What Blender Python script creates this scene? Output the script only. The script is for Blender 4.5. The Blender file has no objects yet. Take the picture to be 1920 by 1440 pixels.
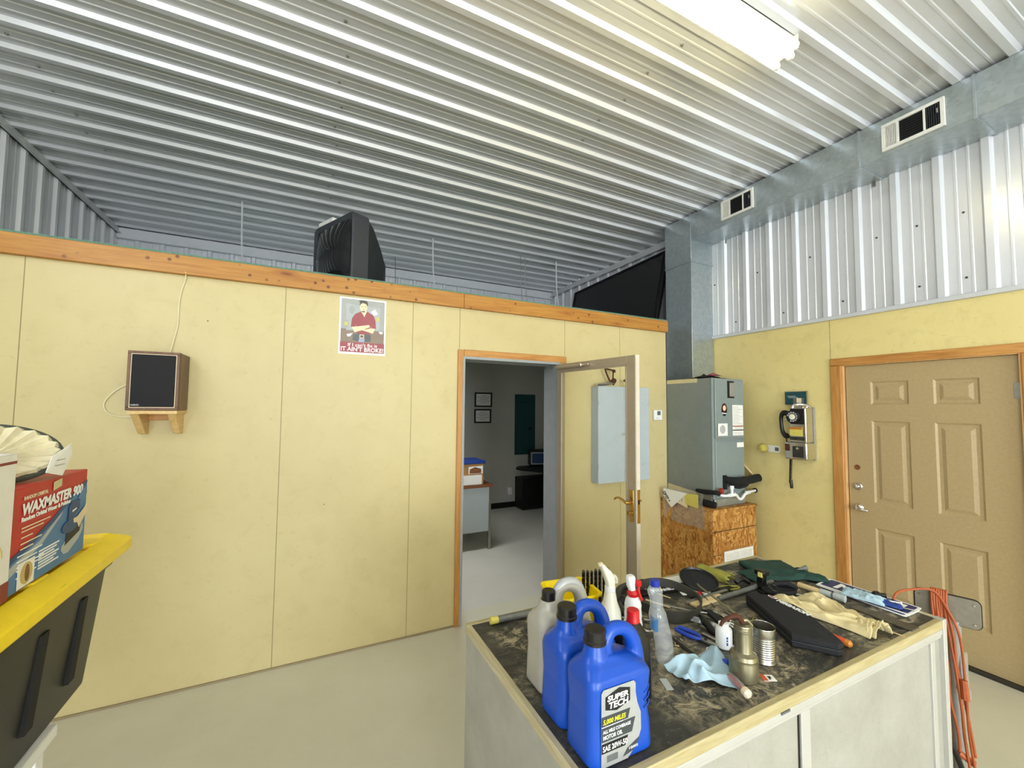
import bpy, bmesh, math, random
from mathutils import Vector, Matrix, noise
random.seed(7)
S = bpy.context.scene
COL = S.collection
PI = math.pi
# ------------------------------------------------------------------ camera, world, light, exposure
cam_d = bpy.data.cameras.new('camera')
cam = bpy.data.objects.new('camera', cam_d); COL.objects.link(cam)
cam_d.sensor_width = 36.0; cam_d.lens = 779.47 * 36 / 1920; cam_d.clip_start = 0.02; cam_d.clip_end = 200
YAW, PITCH, ROLL = 0.45883, 0.054388, 0.0094745
fw = Vector((math.sin(YAW)*math.cos(PITCH), math.cos(YAW)*math.cos(PITCH), math.sin(PITCH)))
rt = Vector((math.cos(YAW), -math.sin(YAW), 0)); up = rt.cross(fw)
r2 = rt*math.cos(ROLL) + up*math.sin(ROLL); u2 = -rt*math.sin(ROLL) + up*math.cos(ROLL)
m = Matrix((r2, u2, -fw)).transposed().to_4x4(); m.translation = (0, 0, 1.70)
cam.matrix_world = m
S.camera = cam
S.view_settings.view_transform = 'Standard'; S.view_settings.look = 'None'
S.view_settings.gamma = 1.0; S.view_settings.exposure = 0.02; S.view_settings.use_curve_mapping = False
W = bpy.data.worlds.new('sky'); S.world = W; W.use_nodes = True
W.node_tree.nodes['Background'].inputs[0].default_value = (0.80, 0.88, 1.0, 1)
W.node_tree.nodes['Background'].inputs[1].default_value = 1.0

def area(name, loc, rot, sx, sy, power, color):
    l = bpy.data.lights.new(name, 'AREA'); l.shape = 'RECTANGLE'; l.size = sx; l.size_y = sy
    l.energy = power; l.color = color
    o = bpy.data.objects.new(name, l); COL.objects.link(o); o.location = loc; o.rotation_euler = rot
    return o
# daylight coming in through the big open overhead door behind the camera
area('daylight_door', (1.0, -8.9, 1.75), (PI/2, 0, 0), 4.6, 3.2, 640, (0.86, 0.93, 1.0))
area('side_fill_light', (-2.0, -3.2, 1.5), (PI/2, 0, -PI/2), 3.0, 2.6, 170, (0.88, 0.94, 1.0))  # invented fill from the left, lifts the surfaces facing that side
# unseen fill lamp added high at the left, brightens the space above the office
area('high_fill_light', (-1.98, 1.1, 3.15), (PI/2, 0, math.radians(-52)), 1.6, .7, 36, (0.80, 0.88, 1.0))
# fill lamp added under the office ceiling to brighten its floor
ow = area('office_fill_light', (1.15, 4.30, 2.575), (0, 0, 0), 1.1, .5, 17, (0.98, 0.98, 1.0)); ow.data.spread = math.radians(125)

# ------------------------------------------------------------------ materials
MATS = {}
def lin(c):
    return tuple(((x/255)/12.92 if x/255 <= 0.04045 else ((x/255+0.055)/1.055)**2.4) for x in c)
class N:
    """tiny node-graph helper"""
    def __init__(s, name):
        s.m = bpy.data.materials.new(name); s.m.use_nodes = True
        s.t = s.m.node_tree; s.b = s.t.nodes['Principled BSDF']; s._co = None
    def node(s, kind, **kw):
        n = s.t.nodes.new(kind)
        for k, v in kw.items(): setattr(n, k, v)
        return n
    def put(s, sock, v):
        if hasattr(v, 'default_value') or isinstance(v, bpy.types.NodeSocket): s.t.links.new(v, sock)
        else: sock.default_value = v
    def co(s, scale=(1, 1, 1), loc=(0, 0, 0), rot=(0, 0, 0)):
        if s._co is None: s._co = s.node('ShaderNodeTexCoord')
        mp = s.node('ShaderNodeMapping')
        mp.inputs['Scale'].default_value = scale; mp.inputs['Location'].default_value = loc
        mp.inputs['Rotation'].default_value = rot
        s.t.links.new(s._co.outputs['Object'], mp.inputs[0]); return mp.outputs[0]
    def noise(s, scale=5, detail=4, rough=.55, vec=None, dist=0):
        n = s.node('ShaderNodeTexNoise'); n.inputs['Scale'].default_value = scale
        n.inputs['Detail'].default_value = detail; n.inputs['Roughness'].default_value = rough
        n.inputs['Distortion'].default_value = dist
        s.t.links.new(vec if vec is not None else s.co(), n.inputs['Vector']); return n.outputs['Fac']
    def voro(s, scale=5, vec=None, feature='F1', out='Distance', rand=1):
        n = s.node('ShaderNodeTexVoronoi', feature=feature); n.inputs['Scale'].default_value = scale
        n.inputs['Randomness'].default_value = rand
        s.t.links.new(vec if vec is not None else s.co(), n.inputs['Vector']); return n.outputs[out]
    def voro_warp(s):
        n = s.node('ShaderNodeTexNoise'); n.inputs['Scale'].default_value = 9; s.t.links.new(s.co(), n.inputs['Vector']); return n.outputs['Color']
    def ramp(s, f, stops, interp='LINEAR'):
        r = s.node('ShaderNodeValToRGB'); r.color_ramp.interpolation = interp
        e = r.color_ramp.elements
        while len(e) < len(stops): e.new(0.5)
        for i, (p, c) in enumerate(stops):
            e[i].position = p; e[i].color = (c, c, c, 1) if isinstance(c, (int, float)) else (*c, 1)
        s.t.links.new(f, r.inputs[0]); return r.outputs[0]
    def mix(s, f, a, b, mode='MIX'):
        n = s.node('ShaderNodeMix', data_type='RGBA', blend_type=mode)
        s.put(n.inputs[0], f)
        for k, v in ((6, a), (7, b)):
            if isinstance(v, (tuple, list)): n.inputs[k].default_value = (*v[:3], 1)
            else: s.t.links.new(v, n.inputs[k])
        return n.outputs[2]
    def math(s, op, a, b=0.0):
        n = s.node('ShaderNodeMath', operation=op); s.put(n.inputs[0], a); s.put(n.inputs[1], b); return n.outputs[0]
    def axis(s, i):
        n = s.node('ShaderNodeSeparateXYZ'); s.t.links.new(s.co(), n.inputs[0]); return n.outputs[i]
    def line(s, ax, pos, w):
        d = s.math('ABSOLUTE', s.math('SUBTRACT', ax, pos)); return s.math('LESS_THAN', d, w)
    def color(s, c): s.put(s.b.inputs['Base Color'], (*c[:3], 1) if isinstance(c, tuple) else c)
    def set(s, **kw):
        nm = dict(rough='Roughness', metal='Metallic', spec='Specular IOR Level', trans='Transmission Weight',
                  ior='IOR', alpha='Alpha', coat='Coat Weight', sss='Subsurface Weight')
        for k, v in kw.items(): s.put(s.b.inputs[nm[k]], v)
        return s
    def bump(s, h, strength=.3, dist=.002):
        n = s.node('ShaderNodeBump'); n.inputs['Strength'].default_value = strength
        n.inputs['Distance'].default_value = dist; s.t.links.new(h, n.inputs['Height'])
        s.t.links.new(n.outputs[0], s.b.inputs['Normal'])
def M(name, rgb=(200, 200, 200), rough=.5, metal=0.0, var=0.06, vs=12, spec=.5, bump=0, trans=0, ior=1.45, coat=0):
    """plain painted/plastic/metal surface with a little procedural tone variation; rgb is sRGB"""
    if name in MATS: return MATS[name]
    k = N(name); c = lin(rgb)
    n = k.noise(vs, 5)
    a = tuple(min(1, x*(1+var)) for x in c); b = tuple(x*(1-var) for x in c)
    k.color(k.mix(k.ramp(n, [(.3, 0.0), (.7, 1.0)]), b, a))
    k.set(rough=rough, metal=metal, spec=spec, trans=trans, ior=ior, coat=coat)
    if bump: k.bump(n, bump)
    MATS[name] = k.m; return k.m

def paint_board(name, base, dark, ax, seams, top_warm=None):
    k = N(name); X = k.axis(ax); Z = k.axis(2)
    n1 = k.noise(0.9, 5, .6); n2 = k.noise(7, 6, .65, dist=.4); n3 = k.noise(60, 3)
    c = k.mix(k.ramp(n1, [(.35, 0.0), (.65, 1.0)]), lin(base), lin(dark))
    c = k.mix(k.math('MULTIPLY', k.ramp(n2, [(.52, 0.0), (.72, 1.0)]), .28), c, lin((180, 164, 112)))
    c = k.mix(k.math('MULTIPLY', k.ramp(k.noise(24, 4, .7), [(.62, 0.0), (.74, 1.0)]), .30), c, lin((165, 140, 85)))
    # grey scuffs (dirt)
    s = k.noise(1, 6, .7, vec=k.co(scale=(2.2, 2.2, 1.1), loc=(3, 1, 5)), dist=1.0)
    c = k.mix(k.math('MULTIPLY', k.ramp(s, [(.58, 0.0), (.8, 1.0)]), .22), c, lin((176, 166, 128)))
    # nail dots
    v = k.voro(3.4, vec=k.co(loc=(.3, .7, .2)))
    dots = k.math('LESS_THAN', v, .017)
    c = k.mix(k.math('MULTIPLY', dots, .8), c, lin((70, 55, 35)))
    rv = k.voro(1.25, vec=k.math('ADD', 0, 0) if False else k.co(scale=(1, 1, .8), loc=(1.7, .2, .9)))
    rw = k.math('ADD', rv, k.math('MULTIPLY', k.noise(14, 3), .02))
    ring = k.math('MULTIPLY', k.math('GREATER_THAN', rw, .046), k.math('LESS_THAN', rw, .052))
    c = k.mix(k.math('MULTIPLY', ring, .35), c, lin((140, 120, 78)))
    tot = None
    for p in seams:
        L = k.line(X, p, .0022); tot = L if tot is None else k.math('MAXIMUM', tot, L)
    if tot is not None: c = k.mix(k.math('MULTIPLY', tot, .75), c, lin((110, 92, 52)))
    k.color(c); k.set(rough=.42, spec=.35)
    k.bump(k.math('ADD', k.math('MULTIPLY', n3, .3), n2), .12)
    MATS[name] = k.m; return k.m
paint_board('partition paint', (205, 190, 140), (196, 180, 129), 0, (-1.39, -.146, .711, 1.087, 2.091, 2.731))
paint_board('side wall paint', (230, 213, 148), (222, 204, 139), 1, (1.948,))

def k_wood(name, light, dark, ax='x', knots=True, sc=1.0):
    k = N(name)
    v = {'x': (1.2, 14, 14), 'y': (14, 1.2, 14), 'z': (14, 14, 1.2)}[ax]
    g = k.noise(2.2*sc, 6, .6, vec=k.co(scale=v), dist=1.2)
    c = k.mix(k.ramp(g, [(.3, 0.0), (.7, 1.0)]), lin(light), lin(dark))
    if knots:
        vk = {'x': (1.3, 5, 5), 'y': (5, 1.3, 5), 'z': (5, 5, 1.3)}[ax]
        kn = k.voro(1.6, vec=k.co(scale=vk, loc=(.4, .2, .1)))
        kn2 = k.noise(10, 3)
        kk = k.math('ADD', kn, k.math('MULTIPLY', kn2, .12))
        c = k.mix(k.ramp(kk, [(.10, 1.0), (.17, 0.0)]), c, lin((70, 32, 14)))
        c = k.mix(k.math('MULTIPLY', k.ramp(kk, [(.17, 1.0), (.30, 0.0)]), .45), c, lin((150, 84, 30)))
        dv = k.voro(15); dm = k.ramp(k.noise(3.2, 2), [(.46, 0.0), (.52, 1.0)])
        c = k.mix(k.math('MULTIPLY', k.math('MULTIPLY', k.ramp(dv, [(.13, 1.0), (.20, 0.0)]), dm), .8), c, lin((84, 40, 16)))
    k.color(c); k.set(rough=.42, spec=.4); k.bump(g, .1)
    MATS[name] = k.m; return k.m
k_wood('beam pine', (190, 138, 62), (162, 104, 38), 'x')
k_wood('casing z', (200, 146, 78), (166, 112, 52), 'z', False)
k_wood('casing x', (200, 146, 78), (166, 112, 52), 'x', False)
k_wood('casing y', (206, 150, 82), (170, 112, 50), 'y', False)
k_wood('jamb z', (224, 180, 124), (200, 148, 90), 'z', False)
k_wood('pale wood', (226, 204, 156), (206, 178, 122), 'x', False)
k_wood('shelf pine', (226, 196, 138), (204, 164, 98), 'y', False)
k_wood('walnut', (122, 90, 62), (88, 60, 40), 'z', False)
k_wood('edge wood', (192, 180, 138), (164, 148, 102), 'x', False, 2)
k_wood('edge wood y', (200, 190, 156), (168, 154, 116), 'y', False, 2)
k_wood('grey plank', (96, 90, 74), (70, 64, 52), 'y', False)
k_wood('desk wood', (140, 90, 52), (112, 68, 36), 'x', False)

def osb():
    k = N('osb')
    base = None
    cols = [(lin((196, 138, 66)), lin((150, 92, 34)), .5), (lin((216, 160, 84)), lin((132, 80, 30)), 1.1), (lin((178, 116, 50)), lin((226, 176, 100)), 2.4)]
    out = None
    for i, (a, b, r) in enumerate(cols):
        v = k.voro(34 + 12*i, vec=k.mix(.12, k.co(scale=(1, 1, .38), rot=(r*.7, r*.7, 0), loc=(i, i*.3, i*.7)), k.voro_warp()), out='Color')
        sp = k.node('ShaderNodeSeparateColor'); k.t.links.new(v, sp.inputs[0])
        c = k.mix(sp.outputs[0], a, b)
        out = c if out is None else k.mix(k.math('GREATER_THAN', sp.outputs[1], .45), out, c)
    n = k.noise(90, 3)
    k.color(k.mix(k.math('MULTIPLY', n, .35), out, lin((96, 58, 22)))); k.set(rough=.6, spec=.25); k.bump(n, .2)
    MATS['osb'] = k.m
osb()

def benchtop():
    k = N('bench rubber')
    base = k.mix(k.ramp(k.noise(5, 6, .7), [(.35, 0.0), (.7, 1.0)]), lin((40, 40, 37)), lin((60, 59, 53)))
    msk = k.ramp(k.noise(1.7, 3, .5, vec=k.co(loc=(2.2, .4, 0))), [(.42, .12), (.56, 1.0)])
    big = k.noise(2.3, 8, .72, vec=k.co(scale=(1, 1.7, 1), loc=(.35, 0.1, 0)), dist=1.6)
    sm = k.noise(22, 8, .75, dist=1.2)
    f = k.math('MULTIPLY', k.ramp(big, [(.44, 0.0), (.56, 1.0)]), k.ramp(sm, [(.42, 0.0), (.58, 1.0)]))
    f = k.math('MULTIPLY', f, msk)
    # spilled-glue and plaster stains, each at its own place on the top
    co = k.co(loc=(1.4375, 1.15, 0)); dn = k.node('ShaderNodeVectorMath', operation='ADD'); k.t.links.new(co, dn.inputs[0])
    nz = k.node('ShaderNodeTexNoise'); nz.inputs['Scale'].default_value = 9; nz.inputs['Detail'].default_value = 6; k.t.links.new(co, nz.inputs['Vector'])
    ns = k.node('ShaderNodeVectorMath', operation='SCALE'); ns.inputs['Scale'].default_value = .16; k.t.links.new(nz.outputs['Color'], ns.inputs[0]); k.t.links.new(ns.outputs[0], dn.inputs[1])
    for cx, cy, r_ in ((.72, 1.36, .13), (.80, 1.47, .07), (1.02, .90, .17), (1.22, .83, .15), (1.42, .86, .10), (1.60, 1.22, .10), (1.45, 1.12, .08), (1.25, 1.17, .07)):
        ds = k.node('ShaderNodeVectorMath', operation='DISTANCE'); k.t.links.new(dn.outputs[0], ds.inputs[0]); ds.inputs[1].default_value = (cx+.08, cy+.08, .95)
        bl = k.ramp(k.math('DIVIDE', ds.outputs['Value'], r_), [(.45, 1.0), (.95, 0.0)])
        f = k.math('MAXIMUM', f, k.math('MULTIPLY', bl, k.ramp(k.noise(15, 8, .75, dist=1.5), [(.47, 0.0), (.60, .95)])))
    c = k.mix(k.math('MULTIPLY', f, .85), base, lin((186, 172, 138)))
    spk = k.voro(60); c = k.mix(k.math('MULTIPLY', k.math('LESS_THAN', spk, .07), .7), c, lin((190, 186, 170)))
    st = k.noise(8, 5, .7, vec=k.co(scale=(1, 7, 1), rot=(0, 0, .6)), dist=.6)
    c = k.mix(k.math('MULTIPLY', k.ramp(st, [(.62, 0.0), (.68, 1.0)]), .5), c, lin((128, 118, 92)))
    k.color(c); k.set(rough=.5, spec=.5); k.bump(sm, .3)
    MATS['bench rubber'] = k.m
benchtop()

def galv():
    k = N('galvanised')
    v = k.voro(38, out='Color'); sp = k.node('ShaderNodeSeparateColor'); k.t.links.new(v, sp.inputs[0])
    k.color(k.mix(sp.outputs[0], lin((166, 176, 180)), lin((180, 189, 192))))
    k.set(metal=.75, rough=k.ramp(sp.outputs[1], [(0, .34), (1, .40)])); MATS['galvanised'] = k.m
galv()

def speckled():
    k = N('speckled board')
    n = k.noise(6, 6, .7)
    c = k.mix(k.ramp(n, [(.35, 0.0), (.7, 1.0)]), lin((170, 168, 158)), lin((154, 151, 139)))
    s = k.noise(110, 2); c = k.mix(k.math('MULTIPLY', k.ramp(s, [(.62, 0.0), (.72, 1.0)]), .5), c, lin((150, 142, 120)))
    d = k.noise(9, 6, .8, vec=k.co(scale=(1, 1, .3), rot=(.4, .3, 0))); c = k.mix(k.math('MULTIPLY', k.ramp(d, [(.64, 0.0), (.74, 1.0)]), .35), c, lin((120, 108, 84)))
    k.color(c); k.set(rough=.5); MATS['speckled board'] = k.m
speckled()
def concrete(name, a, b, rough=.35):
    k = N(name); n = k.noise(1.4, 7, .65)
    c = k.mix(k.ramp(n, [(.35, 0.0), (.7, 1.0)]), lin(a), lin(b))
    s = k.noise(160, 2); c = k.mix(k.math('MULTIPLY', s, .12), c, lin((120, 118, 104)))
    d = k.noise(3, 8, .8, dist=2); c = k.mix(k.math('MULTIPLY', k.ramp(d, [(.62, 0.0), (.7, 1.0)]), .25), c, lin((120, 112, 92)))
    k.color(c); k.set(rough=rough, spec=.4); k.bump(s, .05); MATS[name] = k.m
concrete('shop floor paint', (216, 212, 192), (206, 202, 180))
concrete('office floor paint', (214, 212, 202), (204, 202, 190))
def emis(name, rgb, strength):
    k = N(name); k.color(lin(rgb)); k.b.inputs['Emission Color'].default_value = (*rgb_lin(rgb), 1)
    k.b.inputs['Emission Strength'].default_value = strength; MATS[name] = k.m
def rgb_lin(c): return lin(c)
emis('tube glow', (255, 246, 204), 17)
M('panel metal', (224, 225, 229), .24, .30, .03, 3)
M('trim metal', (206, 208, 210), .35, .1, .03)
M('rail white', (186, 184, 176), .4, .1, .04)
M('foot line', (146, 132, 100), .7)
M('dark gap', (28, 26, 22), .9)
M('white enamel', (232, 230, 220), .35)
M('door taupe', (176, 154, 112), .42, 0, .05, 60, bump=.06)
M('storm frame', (160, 146, 122), .4, .1, .04)
M('storm edge', (214, 204, 188), .45)
M('brass', (190, 150, 70), .25, .9)
M('chrome', (205, 200, 192), .18, 1.0, .04)
M('steel', (168, 166, 158), .32, .9, .1, 30)
M('dark steel', (70, 68, 64), .4, .7, .15, 30)
M('unit grey', (134, 146, 144), .4, .1, .04)
M('unit side', (128, 134, 130), .42, .1, .05)
M('cabinet grey', (176, 186, 190), .45, 0, .03)
M('jamb grey', (150, 154, 154), .5)
M('black plastic', (18, 18, 18), .32, 0, .1)
M('black matte', (16, 16, 17), .75, 0, .15, 40)
M('soft black', (26, 26, 28), .85, 0, .2, 60, bump=.2)
M('screen glass', (20, 20, 22), .08, 0, .02, spec=.8)
M('tv grey', (58, 60, 64), .5, 0, .06, 60)
M('charcoal', (40, 44, 46), .6, 0, .05)
M('white plastic', (236, 236, 232), .35, 0, .02)
M('cream plastic', (238, 234, 214), .38, 0, .03)
M('yellow plastic', (250, 220, 20), .35, 0, .03)
M('tote yellow', (250, 218, 22), .38, 0, .04, 20)
M('tote black', (38, 38, 35), .45, 0, .15, 25, bump=.05)
M('blue plastic', (20, 74, 176), .30, 0, .05, 8, spec=.5)
M('silver plastic', (176, 178, 178), .35, .25, .05)
M('jug grey', (170, 166, 154), .4, .1, .05)
M('cap black', (22, 20, 18), .3)
M('red plastic', (200, 26, 30), .35)
M('dark red', (150, 34, 24), .4)
M('cap blue', (34, 52, 150), .35)
M('label silver', (178, 180, 180), .35, .35, .05, 60)
M('ink black', (14, 14, 16), .5)
M('ink white', (244, 244, 240), .5, 0, 0)
M('ink yellow', (236, 226, 40), .5, 0, 0)
M('ink red', (168, 40, 40), .5)
M('ink maroon', (160, 84, 90), .55)
M('ink grey', (96, 100, 100), .5)
M('label charcoal', (58, 64, 66), .5)
M('paper', (240, 238, 230), .7, 0, .02)
M('paper lines', (176, 176, 172), .7)
M('tape tan', (206, 194, 150), .55)
M('box red', (188, 42, 36), .45, 0, .1, 20)
M('box blue', (74, 122, 168), .45, 0, .1, 9)
M('box dark blue', (38, 72, 116), .45, 0, .1)
M('box maroon', (138, 56, 44), .5)
M('card white', (238, 235, 226), .5)
M('ink tan', (196, 176, 116), .6)
M('fleece', (214, 204, 170), .95, 0, .10, 40, bump=.5)
M('bonnet rim', (74, 78, 68), .9, 0, .1, 60)
M('rag blue', (168, 194, 206), .9, 0, .06, 30, bump=.2)
M('glove', (222, 206, 156), .9, 0, .13, 12, bump=.3)
M('green cloth', (24, 62, 54), .7, 0, .15, 30, bump=.2)
M('olive', (142, 138, 58), .7, 0, .12, 40, bump=.2)
M('rubber', (58, 56, 48), .7, 0, .12, 30)
M('orange cord', (164, 80, 38), .5, 0, .1, 30)
M('orange plastic', (206, 84, 44), .35)
M('tool blue', (36, 72, 180), .4)
M('oil can metal', (140, 134, 108), .34, .8, .12, 40)
M('tin', (176, 172, 160), .25, .9, .05)
M('tin inside', (120, 110, 60), .35, .8, .1)
M('rust', (84, 48, 32), .7, .4, .2, 60)
M('sign blue', (22, 40, 98), .4)
M('grey plate', (124, 118, 102), .6, .1, .1, 50, bump=.1)
M('stool metal', (150, 148, 140), .5, .2, .08, 40)
M('white pvc', (240, 240, 240), .3, 0, .01)
M('foam black', (20, 21, 20), .9, 0, .2, 60, bump=.4)
M('office wall', (186, 186, 176), .7, 0, .03, 4)
M('office green', (28, 70, 72), .5)
M('office black', (12, 12, 13), .5)
M('desk steel', (176, 186, 188), .4, .1, .02)
M('cardboard', (176, 132, 74), .8)
M('lid blue', (24, 58, 132), .4)
M('insulation green', (96, 132, 112), .8, 0, .2, 90)
M('pipe zinc', (118, 120, 116), .5, .4, .2, 30)
M('cable cream', (228, 218, 180), .6)
M('dot brown', (70, 48, 28), .9)
M('sponge yellow', (210, 196, 96), .6)
M('amber', (190, 120, 40), .3)
M('post skin', (232, 214, 178), .6); M('post hair', (92, 88, 78), .6); M('post grey', (168, 170, 166), .6)
M('post pale', (176, 182, 180), .6); M('post brown', (146, 128, 114), .6); M('post jean', (170, 172, 196), .6)
def glassmat(name, tint=(1, 1, 1), rough=0.0, ior=1.45, alpha=None):
    k = N(name); k.color(tuple(tint)); k.set(rough=rough, trans=1.0, ior=ior)
    if alpha is not None: k.set(alpha=alpha)
    MATS[name] = k.m
def thinglass(name, tint, k0, k1, milk=0.0):
    k = N(name); g = k.node('ShaderNodeBsdfTransparent'); g.inputs[0].default_value = (*tint, 1)
    gl = k.node('ShaderNodeBsdfGlossy'); gl.inputs['Roughness'].default_value = .04
    lw = k.node('ShaderNodeLayerWeight'); lw.inputs[0].default_value = .5
    f = k.math('ADD', k.math('MULTIPLY', k.math('POWER', lw.outputs['Facing'], 4.0), k1), k0)
    mx = k.node('ShaderNodeMixShader')
    k.t.links.new(f, mx.inputs[0]); k.t.links.new(g.outputs[0], mx.inputs[1]); k.t.links.new(gl.outputs[0], mx.inputs[2])
    out = mx.outputs[0]
    if milk:
        d = k.node('ShaderNodeBsdfDiffuse'); d.inputs[0].default_value = (.85, .88, .88, 1)
        m2 = k.node('ShaderNodeMixShader'); m2.inputs[0].default_value = milk
        k.t.links.new(out, m2.inputs[1]); k.t.links.new(d.outputs[0], m2.inputs[2]); out = m2.outputs[0]
    k.t.links.new(out, k.t.nodes['Material Output'].inputs['Surface']); MATS[name] = k.m
thinglass('door glass', (.98, .985, .98), .02, .5)
thinglass('bottle clear', (.93, .95, .95), .06, .7, .16)
thinglass('bag film', (.90, .88, .85), .10, .7, .14)

# ------------------------------------------------------------------ mesh helpers
def wloc(o):
    v = Vector((0, 0, 0))
    while o: v += o.location; o = o.parent
    return v
class MB:
    def __init__(s): s.bm = bmesh.new()
    def face(s, pts):
        return s.bm.faces.new([s.bm.verts.new(p) for p in pts])
    def box(s, x0, x1, y0, y1, z0, z1, mat=None):
        v = [s.bm.verts.new(p) for p in ((x0,y0,z0),(x1,y0,z0),(x1,y1,z0),(x0,y1,z0),(x0,y0,z1),(x1,y0,z1),(x1,y1,z1),(x0,y1,z1))]
        for q in ((0,3,2,1),(4,5,6,7),(0,1,5,4),(1,2,6,5),(2,3,7,6),(3,0,4,7)): s.bm.faces.new([v[i] for i in q])
        if mat is not None:
            for w in v: w.co = mat @ w.co
        return s
    def prism(s, poly, vec):
        """poly: list of 3-D points, extruded along vec"""
        vec = Vector(vec); a = [s.bm.verts.new(p) for p in poly]; b = [s.bm.verts.new(Vector(p)+vec) for p in poly]
        s.bm.faces.new(a[::-1]); s.bm.faces.new(b)
        n = len(poly)
        for i in range(n): s.bm.faces.new((a[i], a[(i+1) % n], b[(i+1) % n], b[i]))
        return s
    def rings(s, rings, cap=(True, True), closed=True):
        R = [[s.bm.verts.new(p) for p in r] for r in rings]
        n = len(R[0])
        for i in range(len(R)-1):
            for j in range(n if closed else n-1):
                k = (j+1) % n
                s.bm.faces.new((R[i][j], R[i][k], R[i+1][k], R[i+1][j]))
        if cap[0]: s.bm.faces.new(R[0][::-1])
        if cap[1]: s.bm.faces.new(R[-1])
        return s
    def lathe(s, prof, c=(0, 0, 0), ax=(0, 0, 1), n=32, cap=(True, True)):
        """prof: (radius, height along ax)"""
        ax = Vector(ax).normalized(); t = Vector((1, 0, 0)) if abs(ax.x) < .9 else Vector((0, 1, 0))
        u = ax.cross(t).normalized(); v = ax.cross(u); c = Vector(c)
        s.rings([[c + ax*h + (u*math.cos(2*PI*i/n) + v*math.sin(2*PI*i/n))*max(r, 1e-5) for i in range(n)] for r, h in prof], cap)
        return s
    def cyl(s, a, b, r, r1=None, n=16):
        a = Vector(a); b = Vector(b); return s.lathe([(r, 0), (r if r1 is None else r1, (b-a).length)], a, b-a, n)
    def tube(s, pts, r, n=10, smooth=0, flat=1.0, cap=True):
        P = [Vector(p) for p in pts]
        rr = r if isinstance(r, (list, tuple)) else [r]*len(P)
        if smooth:
            Q, RR = [], []
            for i in range(len(P)-1):
                p0, p1, p2, p3 = P[max(i-1, 0)], P[i], P[i+1], P[min(i+2, len(P)-1)]
                for k in range(smooth):
                    t = k/smooth
                    Q.append(.5*((2*p1)+(-p0+p2)*t+(2*p0-5*p1+4*p2-p3)*t*t+(-p0+3*p1-3*p2+p3)*t**3))
                    RR.append(rr[i]*(1-t)+rr[i+1]*t)
            Q.append(P[-1]); RR.append(rr[-1]); P, rr = Q, RR
        T = [(P[min(i+1, len(P)-1)]-P[max(i-1, 0)]).normalized() for i in range(len(P))]
        u = T[0].cross(Vector((0, 0, 1)) if abs(T[0].z) < .95 else Vector((1, 0, 0))).normalized()
        rings = []
        for i, p in enumerate(P):
            u = (u - T[i]*u.dot(T[i])).normalized(); v = T[i].cross(u)
            rings.append([p + (u*math.cos(2*PI*k/n)*rr[i] + v*math.sin(2*PI*k/n)*rr[i]*flat) for k in range(n)])
        return s.rings(rings, (cap, cap))
    def xf(s, mat):
        for v in s.bm.verts: v.co = mat @ v.co
        return s
    def disp(s, amp, scale, seed=0.0, zonly=False, zmin=None):
        for v in s.bm.verts:
            q = v.co*scale + Vector((seed, seed*.7, seed*1.3))
            d = noise.noise_vector(q)*amp
            if zonly: d = Vector((0, 0, d.z))
            v.co += d
            if zmin is not None and v.co.z < zmin: v.co.z = zmin
        return s
    def build(s, name, mat, parent=None, local=False, bevel=0, seg=2, smooth=30, keep=False, weld=False, recalc=True):
        bm = s.bm
        if weld: bmesh.ops.remove_doubles(bm, verts=bm.verts, dist=1e-5)
        if recalc: bmesh.ops.recalc_face_normals(bm, faces=bm.faces)
        org = Vector((0, 0, 0))
        if parent is not None:
            if not local:
                org = wloc(parent)
        elif not keep and bm.verts:
            xs = [v.co.x for v in bm.verts]; ys = [v.co.y for v in bm.verts]; zs = [v.co.z for v in bm.verts]
            org = Vector(((min(xs)+max(xs))/2, (min(ys)+max(ys))/2, min(zs)))
        if org.length > 0:
            for v in bm.verts: v.co -= org
        me = bpy.data.meshes.new(name); bm.to_mesh(me); bm.free()
        o = bpy.data.objects.new(name, me); COL.objects.link(o)
        if parent is not None: o.parent = parent
        else: o.location = org
        me.materials.append(MATS[mat] if isinstance(mat, str) else mat)
        if smooth:
            me.shade_smooth(); me.set_sharp_from_angle(angle=math.radians(smooth))
        if bevel:
            b = o.modifiers.new('bevel', 'BEVEL'); b.width = bevel; b.segments = seg; b.limit_method = 'ANGLE'; b.angle_limit = math.radians(40)
            b.harden_normals = False
        return o
def tag(o, label=None, cat=None, group=None, kind=None):
    if label: o['label'] = label
    if cat: o['category'] = cat
    if group: o['group'] = group
    if kind: o['kind'] = kind
    return o
def thing(name, loc, label, cat, group=None, rz=0, kind=None):
    o = bpy.data.objects.new(name, None); COL.objects.link(o); o.location = loc; o.rotation_euler = (0, 0, rz)
    o.empty_display_size = .05
    return tag(o, label, cat, group, kind)
def struct(mb, name, mat, label=None, **kw):
    o = mb.build(name, mat, keep=True, **kw); return tag(o, label, None, None, 'structure')
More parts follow.
